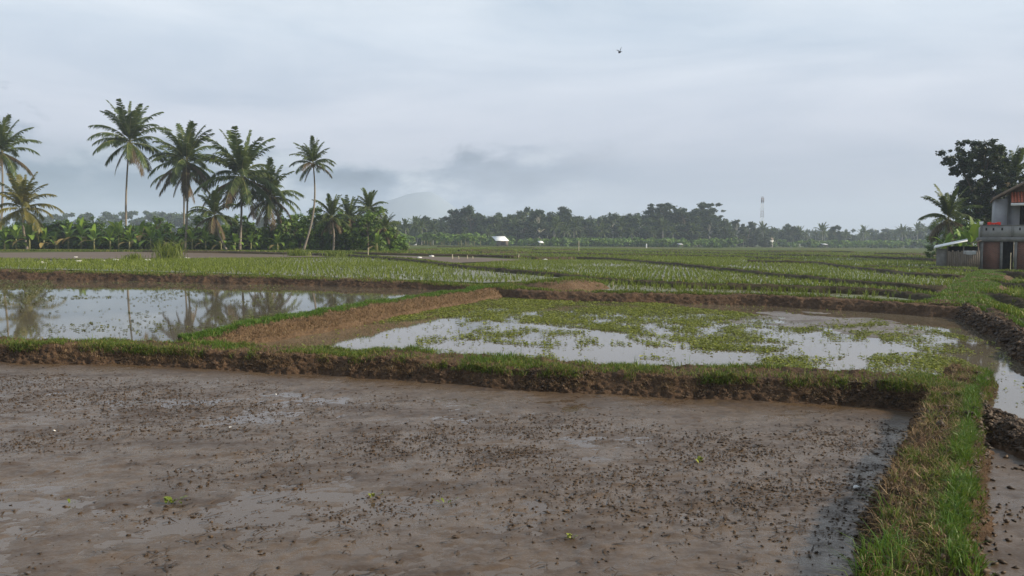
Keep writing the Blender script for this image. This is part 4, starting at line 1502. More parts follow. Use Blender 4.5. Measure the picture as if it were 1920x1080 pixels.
def lump(name, label, cat, loc, size, mat, seed, flat=0.6, group=None):
    """crumpled scrap: a dented many-faced lump"""
    r = np.random.default_rng(seed)
    V, F = [], []
    nu, nv = 9, 6
    for j in range(nv + 1):
        for i in range(nu):
            a, b = 2 * math.pi * i / nu, math.pi * j / nv
            k = 1 + 0.35 * r.normal() * (0 < j < nv)
            V.append((math.cos(a) * math.sin(b) * k * 1.3, math.sin(a) * math.sin(b) * k, (math.cos(b) * k + 0.7) * flat))
    for j in range(nv):
        for i in range(nu):
            F.append([j * nu + i, j * nu + (i + 1) % nu, (j + 1) * nu + (i + 1) % nu, (j + 1) * nu + i])
    o = obj(name, mk_mesh(name, np.array(V) * size, [np.array(F)], M[mat]), None, loc, (0, 0, r.random() * 6))
    return tag(o, label, cat, group)


SC = [(80, 494, .22, 'white scrap at the left end of the green plot edge'), (148, 491, .22, 'white scrap left of the pair on the mud plot edge'), (193, 489.5, .2, 'pale scrap in the middle of the mud plot edge'),
      (217, 489, .3, 'largest pale scrap on the mud plot edge'), (276, 489, .24, 'pale scrap left of the tall grass clump'), (351, 485, .2, 'pale scrap right of the tall grass clump'),
      (142, 483, .15, 'white speck out on the bare mud plot'), (786, 484, .28, 'pale scrap on the muddy strip, left one'), (809, 481.5, .3, 'white scrap on the muddy strip, right one'), (1023, 488, .25, 'white scrap on the rice plot below the far bank')]
for i, (a, b, s, lab) in enumerate(SC):
    lump('litter_scrap', lab, 'scrap', onl(a, b, 0.02), s * 0.8, 'litter', 800 + i, 0.35, 'white scraps on the plot edges')
lump('white_sack', 'white sack in the far field below the tiny white shelter, lower one', 'sack', onl(1004, 460.3), 0.45, 'white_paint', 830)
lump('white_sack', 'white sack in the far field below the tiny white shelter, upper one', 'sack', onl(1010.5, 458.6), 0.5, 'white_paint', 831)
lump('white_sack', 'white sack at the field edge left of the hut', 'sack', onl(779, 460), 0.4, 'white_paint', 832)
lump('snail_shell', 'small pale shell on the mud beside the dark corner', 'shell', atz(1606, 915, 0.02), 0.025, 'litter', 833)
lump('litter_scrap', 'small white speck on the near mud, right of the leftmost specks', 'scrap', atz(431, 802, 0.015), 0.016, 'litter', 834, 0.5)
lump('litter_scrap', 'tiny white speck on the near mud at far left', 'scrap', atz(101, 808, 0.015), 0.013, 'litter', 835, 0.5)
lump('litter_scrap', 'tiny white speck on the mud below the bank, middle left', 'scrap', atz(517, 740, 0.015), 0.014, 'litter', 836, 0.5)

# ------------------------------------------------------------------ house and shed at the right
HY = 62.0
S = HY / F_PX


def hp(px, py, y=HY):
    return aty(px, py, y)


hz0 = float(level(37, HY)) - 0.05
hpiv = Vector((aty(1836, 480, HY)[0], HY, 0))
HM = Matrix.Translation(hpiv) @ Matrix.Rotation(R(-29), 4, 'Z') @ Matrix.Diagonal((0.87, 1, 1, 1)) @ Matrix.Translation(-hpiv)
HROT = (0, 0, R(-29))
house = thing('brick_house', 'unfinished two-storey brick and concrete house with red-tiled canopy at the right edge', 'house', (0, 0, 0))
house.matrix_world = HM


def hx_(px):
    return hp(px, 480)[0]


def hz_(py):
    return hp(1870, py)[2]


zp1, zp0, zb = hz_(422), hz_(445), hz_(453)
# ground storey
MB().box(hx_(1836), hx_(1843), HY - 0.05, HY + 0.3, hz0 - 0.3, zb).build('pillar', M['concrete'], house)
MB().box(hx_(1874), hx_(1879), HY - 0.05, HY + 0.3, hz0 - 0.3, zb).build('pillar', M['concrete'], house)
MB().box(hx_(1900), hx_(1905), HY - 0.05, HY + 0.3, hz0 - 0.3, zb).build('pillar', M['concrete'], house)
MB().box(hx_(1843), hx_(1874), HY + 0.03, HY + 0.2, hz0 - 0.3, zb).build('brick_panel', M['brick'], house)
MB().box(hx_(1905), hx_(2010), HY + 0.03, HY + 0.2, hz0 - 0.3, zb).build('brick_panel', M['brick'], house)
MB().box(hx_(1879), hx_(1900), HY + 1.2, HY + 1.4, hz0 - 0.3, zb).build('inner_wall', M['dark'], house)  # wall coloured near-black in place of the shade in the gap
MB().box(hx_(1836), hx_(1843), HY + 0.3, HY + 9, hz0 - 0.3, zb).build('side_wall', M['brick'], house)
MB().box(hx_(1834), hx_(2012), HY - 0.12, HY + 9, zb, zp0).build('floor_slab', M['concrete'], house)
# parapet of the balcony with its piers
MB().box(hx_(1838), hx_(2010), HY - 0.02, HY + 0.12, zp0, zp1 - 0.06).build('parapet', M['plaster'], house)
MB().box(hx_(1835.5), hx_(2012), HY - 0.07, HY + 0.17, zp1 - 0.06, zp1).build('parapet_cap', M['concrete'], house)
for px in (1836, 1893, 1950):
    MB().box(hx_(px), hx_(px + 4), HY - 0.06, HY + 0.16, zp0, zp1 - 0.06).build('parapet_pier', M['concrete'], house)
for px in (1846, 1859, 1875, 1907):
    MB().box(hx_(px), hx_(px + 3.2), HY - 0.025, HY + 0.05, zp1 - 0.42, zp1 - 0.22).build('vent_hole', M['dark'], house)  # solid dark blocks, the shade of a hole put into their colour
MB().box(hx_(1838), hx_(1840), HY + 0.12, HY + 9, zp0, zp1 - 0.06).build('side_parapet', M['plaster'], house)
# upper storey set back
UY = HY + 2.4
ux_ = lambda px: hp(px, 480)[0]
uz_ = lambda py: aty(1890, py, UY)[2]
MB().box(ux_(1864), ux_(1889), UY, UY + 6.0, zp0, uz_(374)).build('upper_wall', M['grey_wall'], house)
MB().box(ux_(1889), ux_(1912), UY + 0.5, UY + 6.0, zp0, uz_(366)).build('upper_wall', M['grey_wall'], house)
MB().box(ux_(1924), ux_(2000), UY + 0.5, UY + 6.0, zp0, uz_(366)).build('upper_wall', M['grey_wall'], house)
MB().box(ux_(1912), ux_(1924), UY + 1.0, UY + 6.0, zp0, uz_(366)).build('doorway', M['dark'], house)  # solid dark block, colour standing in for shade in the opening
MB().box(ux_(1888.2), ux_(1889.6), UY - 0.06, UY + 0.02, zp0, uz_(370)).build('drain_pipe', M['concrete'], house)
# gable above, roof slopes up from the left eave
gz0, gz1 = uz_(366), uz_(318)
xe, xr = ux_(1860), ux_(1975)
MB().prism([(ux_(1872), UY + 0.42, gz0), (ux_(2000), UY + 0.42, gz0), (xr, UY + 0.42, gz1 - 0.1), (xr - 0.02, UY + 0.42, gz1 - 0.1)], (0, 0.2, 0)).build('gable', M['tan_wall'], house)
MB().prism([(xe, UY - 0.7, uz_(376)), (xr, UY - 0.7, gz1), (xr, UY + 6.5, gz1), (xe, UY + 6.5, uz_(376))], (0, 0, 0.16)).build('roof', M['old_tile'], house)
MB().prism([(xr + 0.01, UY - 0.7, gz1), (xr + 4.6, UY - 0.7, uz_(376)), (xr + 4.6, UY + 6.5, uz_(376)), (xr + 0.01, UY + 6.5, gz1)], (0, 0, 0.16)).build('roof', M['old_tile'], house)
MB().prism([(xe - 0.02, UY - 0.78, uz_(377)), (xr, UY - 0.78, gz1 - 0.06), (xr, UY - 0.78, gz1 + 0.16), (xe - 0.02, UY - 0.78, uz_(377) + 0.22)], (0, 0.06, 0)).build('barge_board', M['tan_wall'], house)
# red-tiled canopy over the door
cx0, cx1 = ux_(1893), ux_(1990)
cz0, cz1 = uz_(383), uz_(362)
canopy = MB().prism([(cx0, UY - 1.1, cz0 - 0.12), (cx1, UY - 1.1, cz0 - 0.12), (cx1, UY + 0.4, cz1 - 0.12), (cx0, UY + 0.4, cz1 - 0.12)], (0, 0, 0.06)).build('canopy', M['wood'], house)
MB().box(cx0 - 0.03, cx1, UY - 1.16, UY - 1.11, cz0 - 0.22, cz0 - 0.02).build('fascia', M['white_sheet'], canopy)
# each tile: an arched strip
V, Q = [], []
tw, tl = 0.235, 0.36
nseg = 5
for j in (0, 1):
    for i in range(nseg + 1):
        a = math.pi * i / nseg
        V.append((tw * 0.42 * -math.cos(a), tl * j, 0.09 * math.sin(a) + (0.012 if j == 0 else 0.0)))
for j in (0, 1):
    for i in range(nseg + 1):
        a = math.pi * i / nseg
        V.append((tw * 0.42 * -math.cos(a), tl * j, 0.09 * math.sin(a) - 0.018 + (0.012 if j == 0 else 0.0)))
n1_ = nseg + 1
for i in range(nseg):
    Q.append([i, i + 1, n1_ + i + 1, n1_ + i])
    Q.append([2 * n1_ + i + 1, 2 * n1_ + i, 3 * n1_ + i, 3 * n1_ + i + 1])
    Q.append([i + 1, i, 2 * n1_ + i, 2 * n1_ + i + 1])
tile_me = mk_mesh('roof_tile', V, [Q], M['tile'], smooth=True)
slope = math.atan2(cz1 - cz0, 1.5)
ncol = int((cx1 - cx0) / tw)
nrow = 5
sl_len = math.hypot(1.5, cz1 - cz0)
for i in range(ncol):
    for j in range(nrow):
        s = j * sl_len / nrow
        obj('roof_tile', tile_me, canopy, (cx0 + tw * (i + 0.5), UY - 1.13 + s * math.cos(slope), cz0 - 0.04 + s * math.sin(slope)), (slope + 0.02 * random.uniform(-1, 1), 0, 0.02 * random.uniform(-1, 1)))
# things on the parapet
bx = hp(1840, 420)
t = thing('white_bucket', 'small white bucket standing on the left corner of the balcony parapet', 'bucket', HM @ Vector((bx[0], HY + 0.05, zp1)))
MB().tube([(0, 0, 0), (0, 0, 0.26)], [0.11, 0.145], 12).build('bucket_body', M['white_paint'], t, True)
MB().tube([(0, 0, 0.24), (0, 0, 0.275)], [0.155, 0.155], 12).build('rim', M['white_paint'], t, True)
# red cloth draped over the wall: sagging sheet with folds
nx_, ny_ = 26, 14
V, Q = [], []
for i in range(nx_ + 1):
    for j in range(ny_ + 1):
        a, b = i / nx_, j / ny_
        s = (b - 0.5) * 0.9
        fold = 0.035 * math.sin(a * 17 + 1.3 * math.sin(b * 4)) + 0.02 * math.sin(a * 41)
        yy = max(-0.19, min(0.19, s)) * 1.0 + (fold if abs(s) > 0.19 else 0) * (1 if s > 0 else -1)
        zz = 0.06 + 0.02 * math.sin(a * 9) + 0.018 * math.sin(a * 23 + b * 9) - max(0, abs(s) - 0.19) * (0.35 + 0.12 * math.sin(a * 7 + 1))
        V.append((a * 0.85 - 0.42 + 0.02 * math.sin(b * 7), yy, zz + 0.045))
for i in range(nx_):
    for j in range(ny_):
        a = i * (ny_ + 1) + j
        Q.append([a, a + ny_ + 1, a + ny_ + 2, a + 1])
cx_ = hp(1863, 421)
o = obj('red_cloth', mk_mesh('red_cloth', V, [Q], M['red_cloth'], smooth=True), None, HM @ Vector((cx_[0], HY + 0.05, zp1)), HROT, (1.0, 1.0, 1.6))
tag(o, 'bright red cloth heaped over the balcony parapet', 'cloth')
pole('bamboo_pole', 'thin pale pole leaning against the brick house', 1894, 508, 474, 0.03, 'bamboo', 0.0, cat='pole')

# shed
SY = 60.5
sx = lambda px: hp(px, 480)[0]
sz = lambda py: aty(1790, py, SY)[2]
shed = thing('lean_to_shed', 'low shed with white-edged sloping roof beside the brick house', 'shed', (0, 0, 0))
shed.matrix_world = HM
MB().box(sx(1755), sx(1776), SY, SY + 3.0, hz0 - 0.2, sz(467)).build('plaster_wall', M['concrete'], shed)
MB().box(sx(1776), sx(1836), SY + 1.6, SY + 1.75, hz0 - 0.2, sz(462)).build('back_wall', M['dark'], shed)
MB().prism([(sx(1750), SY - 0.5, sz(466)), (sx(1813), SY - 0.5, sz(452.5)), (sx(1813), SY + 3.4, sz(452.5) + 0.15), (sx(1750), SY + 3.4, sz(466) + 0.15)], (0, 0, 0.07)).build('roof', M['white_sheet'], shed)
MB().prism([(sx(1812.5), SY - 0.3, sz(458)), (sx(1838), SY - 0.3, sz(452)), (sx(1838), SY + 3.0, sz(452)), (sx(1812.5), SY + 3.0, sz(458))], (0, 0, 0.06)).build('roof', M['wood'], shed)
for px in (1776, 1806, 1833):
    MB().tube([(sx(px), SY - 0.05, hz0 - 0.3), (sx(px), SY - 0.05, sz(462))], 0.06, 6).build('post', M['wood'], shed)
fence = thing('plank_fence', 'brown upright plank fence in front of the shed', 'fence', (0, 0, 0))
fence.matrix_world = HM
nb = 17
for i in range(nb):
    a, b = 1777 + (1836 - 1777) * i / nb, 1777 + (1836 - 1777) * (i + 1) / nb
    tpz = sz(471 + 1.5 * math.sin(i * 2.3))
    MB().box(sx(a) + 0.008, sx(b) - 0.008, SY - 0.26 - 0.01 * (i % 2), SY - 0.235 - 0.01 * (i % 2), hz0 - 0.2, tpz).build('plank', M['wood'], fence)
MB().box(sx(1777), sx(1836), SY - 0.23, SY - 0.17, sz(476), sz(474.5)).build('rail', M['wood'], fence)
# pale cloth hung over the fence
V, Q = [], []
for i in range(21):
    for j in range(8):
        a, b = i / 20, j / 7
        s = b - 0.4
        V.append((a * 0.85, -0.02 * math.copysign(1, s) * 1.3 + 0.02 * math.sin(a * 14) * (abs(s) > 0.05), 0.05 - abs(s) * 0.42 - 0.1 * math.sin(a * 3.1) * abs(s)))
for i in range(20):
    for j in range(7):
        a = i * 8 + j
        Q.append([a, a + 8, a + 9, a + 1])
o = obj('pale_cloth', mk_mesh('pale_cloth', V, [Q], M['grey_sheet'], smooth=True), None, HM @ Vector((sx(1806), SY - 0.26, sz(471))), HROT)
tag(o, 'pale cloth hung over the plank fence of the shed', 'cloth')

# trees behind the house
big = broad_tree('big_tree', 905, 12.0, 3.4, 'dark_tree', 'bark', 0.27, 95, 0.34, 34)
b = on_land(1836, 88)
h = aty(1836, 262, 88)[2] - b[2]
# two dark heads of foliage over a forked trunk
r = np.random.default_rng(910)
mb = MB()
clumps = []
heads = [((1808, 292), 2.2), ((1850, 300), 2.0), ((1836, 338), 2.3), ((1862, 360), 2.2), ((1826, 388), 2.0), ((1856, 405), 2.2), ((1880, 330), 2.0), ((1800, 318), 1.6), ((1822, 360), 1.8), ((1842, 285), 1.8), ((1870, 300), 1.8), ((1845, 375), 2.0)]
tr0 = np.array([0.0, 0, h * 0.35])
mb.tube([(0, 0, -0.3), (0.1, 0, h * 0.2), tuple(tr0)], [0.32, 0.26, 0.2], 8)
for (hxp, hyp), rad in heads:
    c = aty(hxp, hyp, 88) - b
    c[1] += r.normal(0, 0.8)
    mb.tube([tr0, (tr0 + c) / 2 + np.array([0, 0, 0.4]), c], [0.14, 0.09, 0.04], 6, False)
    for _ in range(34):
        d = r.normal(0, 1, 3)
        d = d / np.linalg.norm(d) * rad * r.random() ** 0.4
        clumps.append((c + d * np.array([1.0, 1.0, 0.85]), 0.28 + 0.34 * r.random()))
t = thing('broadleaf_tree', 'big dark-leaved tree towering behind the shed and house', 'tree', b)
mb.build('trunk', M['bark'], t, True)
obj('crown', crown_mesh('big_crown', clumps, 300, 0.17, 'dark_tree', 911, 0.6, 0.8), t)
near_palm('dark coconut palm left of the big tree, above the shed roof', 1782, (1778, 408), 84, 58, 22, 21, bend=0.1, dead=3, group='palms behind the house')
near_palm('coconut palm rising over the house roof at the right edge', 1900, (1897, 335), 90, 62, 20, 22, bend=0.0, dead=2, group='palms behind the house', cls_hi=5.0)
for i, (px, d, hh, lab) in enumerate([(1795, 92, 5.0, 'green bushy tree behind the shed roof'), (1826, 80, 4.6, 'green bushy tree against the left corner of the house'), (1850, 96, 8.0, 'dark green tree filling the space behind the balcony'),
                                      (1885, 95, 9.5, 'dark green tree behind the house roof'), (1760, 96, 3.8, 'low green bushy tree under the palm left of the shed'), (1925, 93, 9.5, 'dark green tree at the right edge behind the roof')]):
    place('broadleaf_tree', tree_meshes[i % 3], lab, 'tree', on_land(px, d), i * 2.1, (hh / 8, hh / 8, hh / 8), 'trees behind the house')
for i, (px, d, hh, lab) in enumerate([(1800, 78, 3.6, 'banana plant above the shed roof'), (1822, 76, 4.4, 'banana plant beside the balcony corner'), (1774, 80, 3.2, 'banana plant under the palm by the shed')]):
    banana_plant(lab, px, d, hh, 960 + i, 'banana plants behind the shed')

# ------------------------------------------------------------------ bird
bp = aty(1162, 98, 34)
V = [(0.10, 0, 0.0), (-0.12, 0, 0.0), (0, 0.022, 0.0), (0, -0.022, 0.0), (0, 0, 0.025), (0, 0, -0.03),
     (0.045, 0.01, 0.01), (-0.035, 0.01, 0.01), (0.01, 0.0, 0.10), (-0.01, 0.0, 0.185), (0.035, 0, 0.10)]
mb = MB()
n = 9
body = [(0.0, -0.11 + 0.22 * i / (n - 1), 0.0) for i in range(n)]
mb.tube(body, [0.004, 0.014, 0.024, 0.030, 0.032, 0.030, 0.026, 0.022, 0.006], 8)
bt = thing('bird', 'small dark bird gliding alone in the sky', 'bird', bp)
bt.rotation_euler = (0, 0, R(20))
bt.scale = (1.1, 1.1, 1.1)
mb.build('body', M['feather'], bt, True)


def wing(tipv, name):
    m = 7
    V, Q = [], []
    for i in range(m):
        a = i / (m - 1)
        p = np.array(tipv) * a
        p[2] += 0.03 * math.sin(math.pi * a)
        ch = 0.075 * (1 - 0.75 * a)
        sw = -0.05 * a ** 2
        for dz in (0.004, -0.004):
            V += [(p[0], ch * 0.5 + sw, p[2] + dz), (p[0], -ch * 0.5 + sw, p[2] + dz)]
    for i in range(m - 1):
        a = i * 4
        Q += [[a, a + 1, a + 5, a + 4], [a + 3, a + 2, a + 6, a + 7], [a, a + 4, a + 6, a + 2], [a + 1, a + 3, a + 7, a + 5]]
    obj(name, mk_mesh(name, V, [Q], M['feather'], smooth=False), bt)


wing((-0.17, 0, 0.06), 'wing')
wing((0.06, 0, 0.19), 'wing')
obj('tail', mk_mesh('tail', [(-0.012, -0.09, 0), (0.012, -0.09, 0), (0.035, -0.17, 0.003), (0, -0.15, 0.003), (-0.035, -0.17, 0.003)], [np.array([[0, 1, 3]]), np.array([[1, 2, 3]]), np.array([[0, 3, 4]])], M['feather']), bt)

# ------------------------------------------------------------------ grass, weeds, rice, crumbs
patch = lambda sx_, thr, sd: (lambda x, y, v: np.clip((fbm(x * sx_, y * sx_, 3, sd) + thr) * 2.5, 0.04, 1))
cm = lambda f_, o_, g_, sd, lo=0.0: (lambda x, y, v: np.clip((fbm(x * f_, y * f_, 3, sd) + 0.5 * fbm(x * f_ * 4, y * f_ * 4, 2, sd + 50) + o_) * g_, lo, 1))
P = on_grid(bund_ab, 60000, -0.15, 0.9, cm(1.1, 0.26, 1.6, 201, 0.06), 1)
grass_obj('grass', P, 0.062, 0.008, 'grass', 'short grass along the crest of the bank behind the mud plot', 1.2, 1, 0.5)
P = on_grid(bund_ab, 22000, 0.75, 1.5, cm(1.4, 0.12, 1.6, 207), 41)
grass_obj('grass', P, 0.085, 0.008, 'grass', 'grass hanging over the edge of the bank behind the mud plot', 1.6, 41, 0.9)
P = on_grid(bund_ab, 24000, 0.7, 2.0, cm(2.0, 0.25, 1.2, 203, 0.05), 2)
grass_obj('straw', P, 0.055, 0.005, 'straw', 'dry straw and roots on the face of the bank behind the mud plot', 1.8, 2, 0.9)
P = on_grid(bund_ab, 8000, 0.0, 0.7, cm(0.8, -0.18, 3.0, 205), 3)
grass_obj('grass', P, 0.12, 0.009, 'lush', 'taller bright tufts on the bank behind the mud plot', 0.9, 3)
# right corner bank
P = on_grid(bund_r, 13000, -0.1, 0.22, cm(1.3, 0.22, 1.8, 211, 0.02), 4)
grass_obj('grass', P, 0.085, 0.007, 'lush', 'lush bright green grass strip on the right corner bank', 1.1, 4)
P = on_grid(bund_r, 9000, -0.4, 0.42, None, 42)
grass_obj('grass', P, 0.06, 0.006, 'grass', 'short mixed grass beside the lush strip on the right corner bank', 1.4, 42)
P = on_grid(bund_r, 19000, 0.30, 1.0, cm(1.2, -0.10, 2.0, 213, 0.02), 5)
grass_obj('grass', P, 0.06, 0.006, 'grass', 'short patchy grass on the right corner bank', 1.4, 5)
P = on_grid(bund_r, 5200, 0.66, 1.25, lambda x, y, v: np.where((y < 5.4), np.clip((fbm(x * 2.0, y * 1.6, 3, 215) + 0.05) * 2.5, 0, 1), 0.0), 6)
grass_obj('grass', P, 0.14, 0.007, 'lush', 'tall arching grass at the near edge of the right corner bank', 1.3, 6)
P = on_grid(bund_r, 8000, 0.15, 1.3, None, 43)
grass_obj('straw', P, 0.08, 0.005, 'straw', 'dry straw on the right corner bank', 1.8, 43, 0.8)
P = on_grid(bund_r, 38000, -0.7, 1.9, cm(1.2, 0.0, 1.5, 217, 0.08), 7)
crumbs_obj('soil_clods', P, 0.017, 'crumb', 'broken soil clods on the right corner bank', 7, 0.9, 'clods')
P = on_grid(bund_clod, 9000, -0.8, 1.8, None, 8)
crumbs_obj('soil_clods', P, 0.015, 'crumb', 'dark heaped clods at the right edge beside the pond', 8, 0.9, 'clods')
P = on_grid(bund_rb, 9000, 0.9, 2.2, None, 44)
crumbs_obj('soil_clods', P, 0.035, 'crumb', 'crumbled clods on the dark bank at the right end of the weedy pond', 44, 0.9, 'clods')
# bank between ponds
P = on_grid(bund_bc, 42000, -0.45, 0.95, lambda x, y, v: np.clip((fbm(x * 1.0, y * 1.0, 3, 221) + 0.75) * 1.5 - 0.5 * (v > 0.8), 0.1, 1), 9)
grass_obj('grass', P, 0.075, 0.010, 'lush', 'bright green grass crest of the bank between the ponds', 0.8, 9)
P = on_grid(bund_bc, 9000, 0.9, 2.2, None, 10)
grass_obj('straw', P, 0.06, 0.008, 'straw', 'dry straw on the sunlit face of the bank between the ponds', 1.6, 10, 0.9)
# other banks
for i, (bo, n, h_, lo, hi, mt, lab) in enumerate([(bund_c, 22000, 0.09, -0.3, 1.3, 'grass', 'grass on the far bank of the left pond'), (bund_b, 10000, 0.09, -0.2, 0.7, 'grass', 'grass on the far bank of the weedy pond'),
                                                 (bund_rb, 26000, 0.08, -0.3, 0.75, 'lush', 'grass on the bank along the right end of the weedy pond'), (bund_rp, 20000, 0.09, -0.3, 1.3, 'lush', 'grass on the footpath bank below the house'),
                                                 (bund_mound, 7000, 0.12, -0.5, 1.2, 'grass', 'patchy grass on the reddish mound')]):
    P = on_grid(bo, n, lo, hi, lambda x, y, v: np.clip((fbm(x * 0.8, y * 0.8, 3, 230) + 0.4) * 1.8, 0.12, 1), 20 + i)
    grass_obj('grass', P, h_, 0.016, mt, lab, 0.8, 20 + i)
for i, bo in enumerate(far_bunds):
    d = GRID[bo.name][0][..., 1].mean()
    n = int(np.clip(GRID[bo.name][0].shape[0] * (16 if d < 90 else 8), 400, 7000))
    P = on_grid(bo, n, -0.3, 0.75, None, 60 + i)
    grass_obj('grass', P, 0.12, 0.03 if d < 90 else 0.07, 'grass', 'grass fringe on the ' + bo['label'], 0.6, 60 + i)
# stems of the tall clumps before the grove
for i, (px, py, n, h_, wd, lab) in enumerate([(316, 486, 230, 1.5, 1.0, 'tall yellow-green grass clump on the mud plot edge below the brown-fronded palm'), (559, 480, 320, 0.75, 0.9, 'low reedy clump below the curved thin palm'),
                                              (628, 481, 320, 0.6, 1.0, 'low reedy clump right of the curved thin palm'), (250, 486, 150, 0.5, 0.6, 'small reedy tuft left of the tall grass clump')]):
    c = onl(px, py)
    r = np.random.default_rng(240 + i)
    P = np.stack([c[0] + wd * r.normal(0, 0.6, n), c[1] + 0.5 * r.normal(0, 1, n), np.full(n, c[2])], 1)
    V, q, tt, ti = blades(P, h_, 0.05, 0.9, 241 + i, None, 0.35)
    o = obj('grass_clump', mk_mesh('grass_clump', V, [q, tt], M['rice'], ti))
    tag(o, lab, 'grass clump')
# strip of grass at the foot of the grove and along the top of the left plots
r = np.random.default_rng(250)
n = 24000
px_, d_ = r.uniform(-80, 760, n), r.uniform(101, 107, n)
xx = (px_ - CX) / F_PX * d_
P = np.stack([xx, d_, level(xx, d_) - 0.02], 1)
grass_obj('grass', P, 0.35, 0.07, 'grass', 'rough grass along the foot of the palm grove', 0.6, 250)


def scatter_poly(poly, n, seed, dens=None):
    poly = np.asarray(poly)
    r = np.random.default_rng(seed)
    x = r.uniform(poly[:, 0].min(), poly[:, 0].max(), n)
    y = r.uniform(poly[:, 1].min(), poly[:, 1].max(), n)
    k = in_poly(x, y, poly)
    if dens is not None:
        k &= r.random(n) < dens(x, y)
    return x[k], y[k]


def rice_field(poly, dz, rot, sp, h, w, per, seed, label, keep=1.0, weeds=0, n_first=0):
    """rows of young rice: per blades in each hill"""
    poly = np.asarray(poly)
    c = poly[:, :2].mean(0)
    ext = np.abs(poly[:, :2] - c).max() * 1.5
    r = np.random.default_rng(seed)
    g = np.arange(-ext, ext, sp)
    gx_, gy_ = np.meshgrid(g, g * 1.0, indexing='ij')
    gx_, gy_ = gx_.ravel() + r.normal(0, sp * 0.2, gx_.size), gy_.ravel() + r.normal(0, sp * 0.2, gy_.size)
    x = c[0] + gx_ * math.cos(rot) - gy_ * math.sin(rot)
    y = c[1] + gx_ * math.sin(rot) + gy_ * math.cos(rot)
    k = in_poly(x, y, poly) & (r.random(len(x)) < keep * np.clip(0.75 + 1.0 * fbm(x * 0.12, y * 0.12, 2, seed), 0.2, 1))
    pxx, _ = px_of(np.stack([x, y, level(x, y)], 1))
    k &= (pxx > -200) & (pxx < 2450)
    x, y = x[k], y[k]
    first = None
    if n_first:
        o_ = np.argsort(np.hypot(x, y))
        first = np.stack([x[o_[:n_first]], y[o_[:n_first]]], 1)
        x, y = x[o_[n_first:]], y[o_[n_first:]]
    X = np.repeat(x, per) + r.normal(0, 0.018, len(x) * per)
    Y = np.repeat(y, per) + r.normal(0, 0.018, len(x) * per)
    P = np.stack([X, Y, level(X, Y) + dz], 1)
    V, q, tt, ti = blades(P, h, w, 0.75, seed + 1, np.clip(np.repeat(r.random(len(x)), per) * 0.7 + 0.3 * r.random(len(X)), 0, 1))
    o = obj('rice_seedlings', mk_mesh('rice_seedlings', V, [q, tt], M['rice'], ti))
    tag(o, label, 'rice', None, 'stuff')
    if weeds:
        x, y = scatter_poly(poly, weeds, seed + 7, lambda a, b: np.clip((fbm(a * 0.25, b * 0.25, 3, seed + 9) + 0.1) * 2, 0.05, 1))
        P = np.stack([x, y, level(x, y) + dz], 1)
        grass_obj('weeds', P, 0.05, 0.07, 'weed_dull', 'low weeds among the ' + label, 0.9, seed + 8)
    return first


rice_field(PLOT_E, 0.02, 0.25, 0.27, 0.20, 0.022, 4, 260, 'young rice of the plot left of centre below the palms', 0.95, 16000)
rice_field(PLOT_H, 0.02, -0.2, 0.27, 0.17, 0.022, 4, 264, 'young rice of the wide middle plot', 0.85, 16000)
first = rice_field(PLOT_G, -0.02, -0.15, 0.27, 0.22, 0.016, 6, 268, 'young rice of the narrow flooded strip behind the weedy pond', 0.85, 2500, 260)
rice_field(PLOT_I, 0.02, -0.3, 0.30, 0.18, 0.030, 3, 272, 'young rice of the plot right of the middle', 0.9, 14000)
rice_field(PLOT_J, 0.02, -0.3, 0.36, 0.20, 0.040, 3, 276, 'young rice of the plot in front of the shed', 0.9, 8000)
far_poly = [onl(620, 473), onl(900, 463.5), onl(1700, 474), onl(1760, 486), onl(1620, 482), onl(1420, 488), onl(1140, 485), onl(1000, 487), onl(900, 480)]
rice_field(far_poly, 0.0, -0.2, 0.62, 0.22, 0.08, 3, 280, 'young rice of the far plots', 0.75)
rpoly = [onl(1800, 570), onl(1830, 525), onl(1860, 512), onl(2400, 512), onl(2400, 640), onl(2000, 640), onl(1900, 615), onl(1845, 583)]
rice_field(rpoly, -0.03, -0.2, 0.26, 0.20, 0.018, 5, 284, 'young rice of the plots below the house at the right edge', 0.8, 9000)

# the nearest rice hills, one by one
hills = []
for k in range(5):
    r = np.random.default_rng(290 + k)
    P = np.stack([r.normal(0, 0.02, 9), r.normal(0, 0.02, 9), np.zeros(9)], 1)
    V, q, tt, ti = blades(P, 0.22, 0.014, 0.8, 291 + k)
    hills.append(mk_mesh('rice_hill', V, [q, tt], M['rice'], ti))
for i, (x, y) in enumerate(first):
    o = obj('rice_seedling', hills[i % 5], None, (x, y, float(level(x, y)) - 0.02), (0, 0, i * 1.7), 0.8 + 0.4 * random.random())
    tag(o, 'young rice seedling in the front rows of the narrow flooded strip behind the weedy pond', 'rice seedling', 'nearest rice seedlings of the flooded strip')


# weeds on the ponds
def weed_obj(name, x, y, z, size, mat, label, seed, lift=0.03, per=4):
    r = np.random.default_rng(seed)
    n = len(x)
    X = np.repeat(x, per) + r.normal(0, size * 0.7, n * per)
    Y = np.repeat(y, per) + r.normal(0, size * 0.7, n * per)
    Zz = z + 0.004 + lift * r.random(n * per)
    C = np.stack([X, Y, Zz], 1)
    nr = r.normal(0, 0.4, (n * per, 3))
    nr[:, 2] = 1
    V, F = leaf_quads(C, nr, size * np.repeat(0.55 + 0.9 * r.random(n) ** 2, per), r, 1.5)
    V[:, 2] = np.maximum(V[:, 2], z + 0.003)
    ti = np.repeat(np.clip(np.repeat(r.random(n) * 0.5, per) + 0.5 * r.random(n * per), 0, 1), 4)
    o = obj(name, mk_mesh(name, V, [F], M[mat], ti))
    return tag(o, label, 'water weeds', None, 'stuff')


